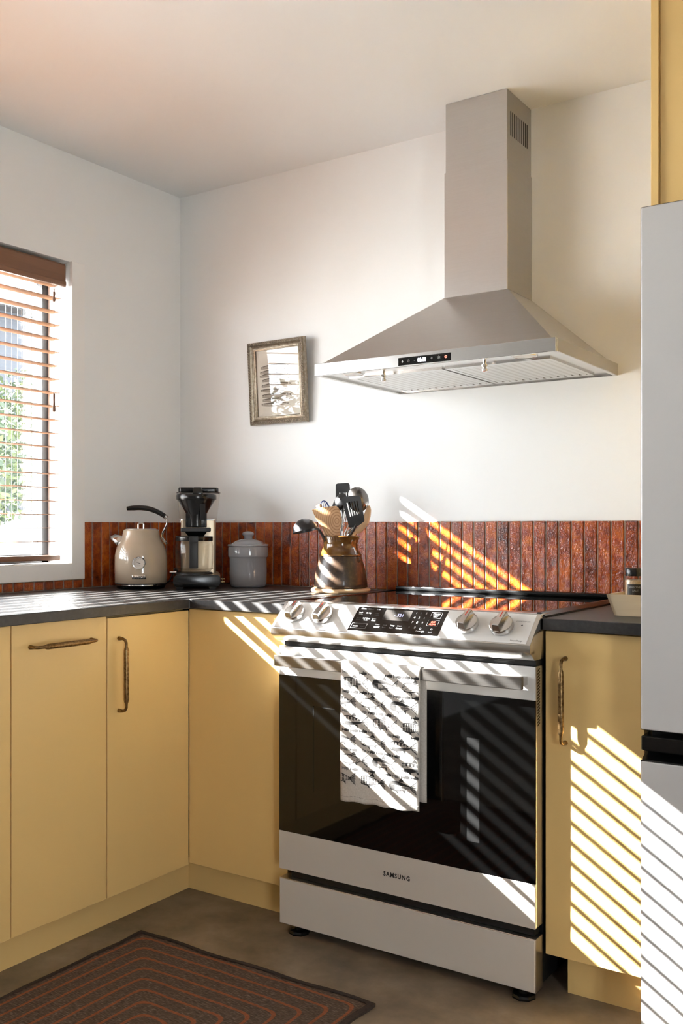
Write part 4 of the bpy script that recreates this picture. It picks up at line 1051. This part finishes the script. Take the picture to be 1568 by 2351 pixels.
def util(name, label, cat): return thing(name, label, cat, (cxw, cyw, crz + .008), YAW, group='utensils standing in the crock')
def U(X, Y, y=0.0): return ((X - 930) * .000197, y, (1875 - Y) * .000197 - .008)     # measured outline -> local metres
def plate_pts(poly, y, th_, bend=0.0, cx0=None):
    xs = [p[0] for p in poly]; c0 = (min(xs) + max(xs)) / 2 if cx0 is None else cx0; hw2 = (max(xs) - min(xs)) / 2
    def Y(p): return y + bend * ((p[0] - c0) / hw2) ** 2
    k_ = len(poly); vs_ = [(p[0], Y(p) - th_ / 2, p[1]) for p in poly] + [(p[0], Y(p) + th_ / 2, p[1]) for p in poly]
    return vs_, [tuple(range(k_)), tuple(range(2 * k_ - 1, k_ - 1, -1))] + [(i, k_ + i, k_ + (i + 1) % k_, (i + 1) % k_) for i in range(k_)]
# wooden spatula (front)
t = util('wooden_spatula', 'broad wooden spatula with ring grain at the front of the crock', 'spatula')
pl = [(445, 545), (530, 522), (620, 505), (740, 490), (850, 480), (885, 500), (915, 545), (938, 620), (950, 690), (952, 740), (944, 810), (925, 900), (905, 1005), (735, 1005), (670, 930), (610, 850), (560, 770), (515, 695), (475, 615)]
pl = [(U(a, b_)[0], U(a, b_)[2]) for a, b_ in pl]
mb = MB(); vs_, fs = plate_pts(pl, -.040, .006); mb.add(vs_, fs); mb.build('blade', 'ringwood', t, bevel=.0016, smooth=40)
MB().tube([U(820, 960, -.040), U(840, 1200, -.025), U(880, 1860, .02)], [.0085, .008, .0075], 12, flat=.8).build('handle', 'wood', t, smooth=60)
# black soup ladle
t = util('soup_ladle', 'black nylon soup ladle hanging over the left side of the crock', 'ladle')
mb = MB(); R_ = .0425; mt = Matrix.Translation(U(335, 905, -.045)) @ Matrix.Rotation(math.radians(-12), 4, 'Y') @ Matrix.Rotation(math.radians(-6), 4, 'X')
pr_ = [(R_ * math.cos(q * PI / 2 / 12), R_ * .98 * math.sin(q * PI / 2 / 12)) for q in range(13)]
mb.lathe(pr_[:-1] + [(.0001, R_ * .98)] + [(.0001, R_ * .93)] + [(r_ * .95, z * .94) for r_, z in pr_[::-1][1:]], 36)
mb.f = mb.f[:-2]; mb.m = mb.m[:-2]
mb.v = [tuple(mt @ Vector(v)) for v in mb.v]; mb.build('bowl', 'nylon', t, smooth=60)
MB().tube(smooth_path([U(520, 850, -.045), U(560, 880, -.045), U(610, 955, -.038), U(670, 1060, -.025), U(760, 1300, 0), U(860, 1850, .03)], 4), .0042, 10, flat=1.6).build('handle', 'nylon', t, smooth=60)
# slotted turner in front
def turner(name, label, C4, y, slots, v0, v1, th_, bend, mat, hpath, hr, hmat):
    t = util(name, label, 'turner')
    P = [U(*c) for c in C4]           # tl, tr, br, bl
    def B(u, v, o_): 
        a = [P[0][i] + (P[1][i] - P[0][i]) * u for i in (0, 2)]; b_ = [P[3][i] + (P[2][i] - P[3][i]) * u for i in (0, 2)]
        x, z = a[0] + (b_[0] - a[0]) * v, a[1] + (b_[1] - a[1]) * v
        return (x, y + bend * v * v + o_, z)
    # outline with rounded top corners, slots left open
    us = [0]; 
    for i in range(slots):
        c = .17 + .66 * (i + .5) / slots; us += [c - .034, c + .034]
    us.append(1)
    mb = MB()
    def quad(u0, u1, va, vb, ua2=None, ub2=None):
        ua2 = u0 if ua2 is None else ua2; ub2 = u1 if ub2 is None else ub2
        f_ = [B(u0, va, -th_ / 2), B(u1, va, -th_ / 2), B(ub2, vb, -th_ / 2), B(ua2, vb, -th_ / 2)]; g_ = [B(u0, va, th_ / 2), B(u1, va, th_ / 2), B(ub2, vb, th_ / 2), B(ua2, vb, th_ / 2)]
        mb.hexa(f_ + g_)
    for i in range(6):              # rounded far corners
        va, vb = i / 6 * .12, (i + 1) / 6 * .12
        ia = .16 * (1 - math.sqrt(max(0, 1 - (1 - va / .12) ** 2))); ib = .16 * (1 - math.sqrt(max(0, 1 - (1 - vb / .12) ** 2)))
        quad(ia, 1 - ia, va, vb, ib, 1 - ib)
    quad(0, 1, .12, v0)
    nsv = 4
    for k_ in range(nsv):
        va, vb = v0 + (v1 - v0) * k_ / nsv, v0 + (v1 - v0) * (k_ + 1) / nsv
        for i in range(0, len(us) - 1, 2): quad(us[i], us[i + 1], va, vb)
    for k_ in range(4): quad(0, 1, v1 + (1 - v1) * k_ / 4 * .8, v1 + (1 - v1) * (k_ + 1) / 4 * .8)
    for i in range(5):
        va, vb = v1 + (1 - v1) * (.8 + .2 * i / 5), v1 + (1 - v1) * (.8 + .2 * (i + 1) / 5)
        ia, ib = .34 * (i / 5) ** 1.6, .34 * ((i + 1) / 5) ** 1.6
        quad(ia, 1 - ia, va, vb, ib, 1 - ib)
    mb.build('blade', mat, t, smooth=30)
    hpth = smooth_path([U(*c) for c in hpath], 4)
    MB().tube(hpth, hr, 10, flat=1.4).build('handle', hmat, t, smooth=60)
    return t
turner('slotted_turner', 'black slotted turner leaning to the right at the front of the crock', [(935, 330), (1262, 300), (1340, 760), (1085, 880)], -.052, 5, .18, .64, .0024, .014, 'nylon',
       [(1190, 800, -.037), (1150, 880, -.034), (1100, 960, -.030), (1040, 1060, -.02), (900, 1850, .03)], .0046, 'nylon')
turner('slotted_turner', 'charcoal turner standing tallest at the back of the crock', [(845, 88), (1082, 75), (1112, 420), (845, 420)], .018, 3, .48, .85, .0024, .004, 'nylon',
       [(975, 400, .022), (960, 600, .022), (945, 1000, .02), (930, 1850, .01)], .0045, 'nylon')
# black spoon
t = util('serving_spoon', 'black serving spoon with a narrow deep bowl in the middle of the crock', 'spoon')
mb = MB(); c = Vector(U(905, 430, -.005)); ex = Vector((.50, -.20, .84)).normalized(); ey = Vector((.62, -.62, -.45)).normalized(); ey = (ey - ex * ey.dot(ex)).normalized(); ez = ex.cross(ey)
mb.grid(lambda u, v: c + ex * (.040 * (2 * u - 1)) + ey * (.023 * math.sqrt(max(0, 1 - (2 * u - 1) ** 2)) * (2 * v - 1)) + ez * (-.012 * (1 - (2 * u - 1) ** 2) * (1 - (2 * v - 1) ** 2)), 24, 12)
mb.build('bowl', 'nylon', t, smooth=80, solid=.0022, fixn=False)
MB().tube(smooth_path([tuple(c - ex * .038), U(880, 720, -.005), U(870, 1000, 0), U(900, 1850, .015)], 4), .0045, 10).build('handle', 'nylon', t, smooth=60)
# steel ladle behind
t = util('steel_ladle', 'large dark steel spoon at the back right of the crock', 'ladle')
mb = MB(); c = Vector(U(1225, 365, .012)); ex = Vector((-.25, .1, 1)).normalized(); ey = Vector((1, .15, .25)); ey = (ey - ex * ey.dot(ex)).normalized(); ez = ex.cross(ey)
mb.grid(lambda u, v: c + ex * (.043 * (2 * u - 1)) + ey * (.036 * math.sqrt(max(0, 1 - (2 * u - 1) ** 2)) * (2 * v - 1)) + ez * (-.020 * (1 - (2 * u - 1) ** 2) * (1 - (2 * v - 1) ** 2)), 24, 14)
mb.build('bowl', 'steel_dark', t, smooth=80, solid=.0016, fixn=False)
MB().tube(smooth_path([tuple(c - ex * .040), U(1250, 640, .015), U(1150, 850, .015), U(1040, 1010, .01), U(930, 1840, .0)], 4), .0042, 10, flat=1.5).build('handle', 'steel_h', t, smooth=60)
# long wooden spoon right
t = util('wooden_spoon', 'long wooden spoon leaning out at the right side of the crock', 'spoon')
path = smooth_path([U(950, 1840, .01), U(1130, 1010, -.006), U(1250, 890, -.006), U(1345, 760, -.004), U(1385, 640, 0), U(1408, 540, .004), U(1415, 470, .006)], 5)
MB().tube(path, lerp_list([.006, .007, .010, .0125, .012, .009, .003], len(path)), 14, flat=.65, up=(1, 0, 0)).build('stem', 'wood', t, smooth=60)
# second wooden handle
t = util('wooden_rod', 'wooden handle end peeking out behind the wooden spatula', 'utensil')
path = [U(548, 452, -.012), U(556, 462, -.012), U(600, 640, -.010), U(700, 1000, -.005), U(850, 1850, .01)]
MB().tube(path, [.006, .0098, .0100, .0085, .0075], 14).build('stem', 'wood', t, smooth=60)
# blue whisk
t = util('wire_whisk', 'blue wire whisk behind the wooden spatula', 'whisk')
for i in range(5):
    a = PI * i / 5; w_ = .024
    base = Vector(U(760, 960, -.006)); tipc = Vector(U(640, 420, -.004))
    axis = (tipc - base); Ln = axis.length; axis.normalize(); e1 = Vector((axis.z, 0, -axis.x)); e2 = axis.cross(e1)
    pts = []
    for q in range(25):
        s_ = q / 24; th2 = PI * s_
        along = Ln * (1.06) * math.sin(th2) ** .6; side = w_ * math.cos(th2) * (math.sin(th2) ** .35 if 0 < s_ < 1 else 0)
        pts.append(base + axis * along + (e1 * math.cos(a) + e2 * math.sin(a)) * side)
    MB().tube(pts, .0013, 6).build('wire_loop', 'blue', t, smooth=60)
MB().tube([U(757, 950, -.006), U(790, 1100, -.004), U(860, 1850, .005)], [.004, .006, .006], 10).build('handle', 'blue', t, smooth=60)
t = util('wire_strainer', 'small steel wire whisk behind the slotted turner', 'whisk')
for i in range(4):
    a = PI * i / 4; base = Vector(U(960, 900, .006)); pts = []
    for q in range(21):
        th2 = PI * q / 20; along = .075 * math.sin(th2) ** .6; side = .011 * math.cos(th2) * (math.sin(th2) ** .4 if 0 < q < 20 else 0)
        pts.append(base + Vector((.15, 0, 1)).normalized() * along + Vector((math.cos(a), math.sin(a), 0)) * side)
    MB().tube(pts, .0009, 6).build('wire_loop', 'wire', t, smooth=60)
MB().tube(smooth_path([U(1075, 800, .0), U(1040, 860, -.002), U(985, 1000, -.004), U(930, 1400, 0), U(900, 1850, .005)], 4), .0030, 10).build('handle', 'wire', t, smooth=60)
MB().tube([U(960, 905, .006), U(950, 1100, .006), U(925, 1850, .0)], .0032, 8).build('stem', 'wire', t, smooth=60)

# ================================================================== SPICE TRAY
tr = thing('spice_tray', 'pale wooden tray with sloping sides on the right worktop', 'tray', (1.998, -.487, CT))
zb, zt2 = CT + .0005, CT + .053
bx0, bx1, by0, by1 = 1.9500, 2.052, -.541, -.434; tx0, tx1, ty0, ty1 = 1.9330, 2.066, -.551, -.424; th_ = .0065
def wallq(name, A, B_, C_, D_, n_in):
    """slanted board: A,B bottom edge, C,D top edge (D above A)"""
    n_ = Vector(n_in) * th_
    q = [Vector(p) for p in (A, B_, C_, D_)]
    MB().hexa([q[0], q[1], q[1] + n_, q[0] + n_, q[3], q[2], q[2] + n_, q[3] + n_]).build(name, 'tray', tr, w=True)
wallq('front_board', (bx0, by0, zb), (bx1, by0, zb), (tx1, ty0, zt2), (tx0, ty0, zt2), (0, 1, 0))
wallq('back_board', (bx0, by1, zb), (bx1, by1, zb), (tx1, ty1, zt2), (tx0, ty1, zt2), (0, -1, 0))
wallq('side_board', (bx0, by0, zb), (bx0, by1, zb), (tx0, ty1, zt2), (tx0, ty0, zt2), (1, 0, 0))
wallq('side_board', (bx1, by0, zb), (bx1, by1, zb), (tx1, ty1, zt2), (tx1, ty0, zt2), (-1, 0, 0))
MB().box(bx0 + .002, bx1 - .002, by0 + .002, by1 - .002, zb, zb + .005).build('bottom_board', 'tray', tr, w=True)
jr = thing('spice_jar', 'glass jar of seasoning salt with a black lid in the wooden tray', 'jar', (1.9830, -.480, CT + .006), YAW - .30)
jb = MB().lathe([(.0001, .001), (.022, .001), (.0255, .003), (.0262, .008), (.0262, .078), (.0250, .084), (.0215, .0885), (.0215, .092)], 36).build('glass_body', 'glass2', jr, smooth=50)
MB().lathe([(.0001, .003), (.0235, .003), (.0245, .006), (.0245, .0805), (.0001, .0815)], 36).build('salt', 'salt', jr, smooth=50)
MB().lathe([(.0245, .0905), (.0258, .0910), (.0262, .0930), (.0262, .1085), (.0250, .1100), (.0001, .1103)], 40).build('lid', 'blackp', jr, smooth=40)
jcyl = lambda x, z, off=.0004: ((.0262 + off) * math.sin(x / .0262), -(.0262 + off) * math.cos(x / .0262), z)
mb = MB(); mb.grid(lambda u, v: jcyl(-.0205 + .041 * u, .020 + .0505 * v), 24, 1); lb = mb.build('label', 'label', jr, smooth=60, fixn=False)
mb = MB()
for txt, z, sz in (('SEASONED', .0610, .0072), ('SALT', .0525, .0072), ('BLEND', .0400, .0046)):
    letter(mb, txt, sz, lambda x, z_: jcyl(x, z_, .0007), 'CENTER', .0001, dy=z, sx=.95)
mb.build('label_lettering', 'white_ink', lb, fixn=False)

# ================================================================== OUTSIDE THE WINDOW
def gz_(x, y):                # rising bank outside
    d_ = max(0, -x - 1.2); return -.15 + min(1.45, .345 * d_) + .03 * math.sin(x * 2.1) * math.sin(y * 1.7)
mb = MB(); mb.grid(lambda u, v: (-.25 - 13.75 * u, -16 + 30 * v, gz_(-.25 - 13.75 * u, -16 + 30 * v)), 40, 60)
struct(mb.build('ground', 'ground', smooth=60, fixn=False))
mb = MB(); mb.grid(lambda u, v: (5.42 + 14 * u, -14 + 20.0 * v, -.16), 4, 4); struct(mb.build('patio', 'ground', fixn=False))  # unseen ground outside the added door
def leafy(mb, c, rx, ry_, rz_, n_, rnd, size):
    for _ in range(n_):
        d_ = Vector((rnd.gauss(0, 1), rnd.gauss(0, 1), rnd.gauss(0, 1))).normalized() * rnd.uniform(.55, 1.0)
        p = Vector((c[0] + d_.x * rx, c[1] + d_.y * ry_, c[2] + d_.z * rz_))
        a = Vector((rnd.uniform(-1, 1), rnd.uniform(-1, 1), rnd.uniform(-1, 1))).normalized(); b_ = a.orthogonal().normalized()
        s_ = size * rnd.uniform(.6, 1.3)
        mb.add([p - a * s_, p + b_ * s_ * .45, p + a * s_, p - b_ * s_ * .45], [(0, 1, 2, 3)], 0 if rnd.random() < .6 else 1)
rl = random.Random(21)
shr = [(-4.9, 2.5, .75, 1.0, 'dark green shrub nearest the window on the bank'), (-5.9, 4.2, .85, 1.5, 'tall green shrub further along the bank'), (-6.8, 2.7, .85, 1.5, 'rounded shrub behind the wire fence'),
       (-7.8, 5.9, 1.0, 1.8, 'large yellow-green shrub beside the neighbouring house'), (-4.2, -6.4, .95, 1.15, 'yellow-green shrub seen mirrored in the picture glass')]
for x, y, r_, hh, lab in shr:
    z0 = gz_(x, y); t = thing('garden_shrub', lab, 'shrub', (x, y, z0), group='shrubs on the bank outside')
    mb = MB(); leafy(mb, (x, y, z0 + hh * .55), r_, r_, hh * .55, 2600 if y > 0 else 900, rl, .045 if y > 0 else .07); mb.build('foliage', ['leaf1', 'leaf2'], t, w=True, fixn=False)
    MB().tube([(x, y, z0 - .05), (x + .03, y, z0 + hh * .7)], [.035, .012], 7).build('stem', 'bark', t, w=True)
wf = thing('wire_fence', 'grid of thin steel wire stretched in front of the shrubs outside', 'fence', (-3.0, 1.9, gz_(-3, 1.9)))
mb = MB(); z0 = gz_(-3, 1.9)
for i in range(67): mb.box(-3.001, -2.999, .3 + i * .05 - .0008, .3 + i * .05 + .0008, z0, 2.9)
for i in range(22): mb.box(-3.001, -2.999, .3, 3.6, z0 + .1 + i * .1 - .0006, z0 + .1 + i * .1 + .0006)
mb.build('wire_mesh', 'fence_wire', wf, w=True)
for yy in (.3, 1.95, 3.6): MB().box(-3.03, -2.97, yy - .03, yy + .03, z0 - .1, 2.95).build('fence_post', 'post', wf, w=True)
hs = thing('neighbour_house', 'grey-blue house wall behind the shrubs outside', 'house', (-10.5, 6, .9))
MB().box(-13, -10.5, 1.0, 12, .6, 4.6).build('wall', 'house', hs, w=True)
for yy in (3.2, 5.6, 8.0):
    wn_ = MB().box(-10.5, -10.44, yy, yy + 1.2, 2.3, 3.7).build('window', 'trim', hs, w=True)
    MB().box(-10.45, -10.42, yy + .08, yy + 1.12, 2.38, 3.62).build('pane', 'blackglass', wn_, w=True)
MB().prism([(-13.3, 4.6), (-10.1, 4.6), (-11.7, 5.6)], .7, 12.3, 'y').build('roof', 'winframe', hs, w=True)
# unseen post added to block the sun: its shade falls beside the far jamb
psx = -1.6; pk = 1.385; yc = -.656 + psx / pk
o = MB().box(-.081, .081, -.081, .081, -.16, 3.4).build('sun_block_post', 'post', bevel=.006)
o.location = (psx, yc, 0); o.rotation_euler = (0, 0, math.atan2(1, 1.385)); OFF[o.name] = (psx, yc, 0)
tag(o, 'square stained post added outside, out of view, to block the sun', 'post')
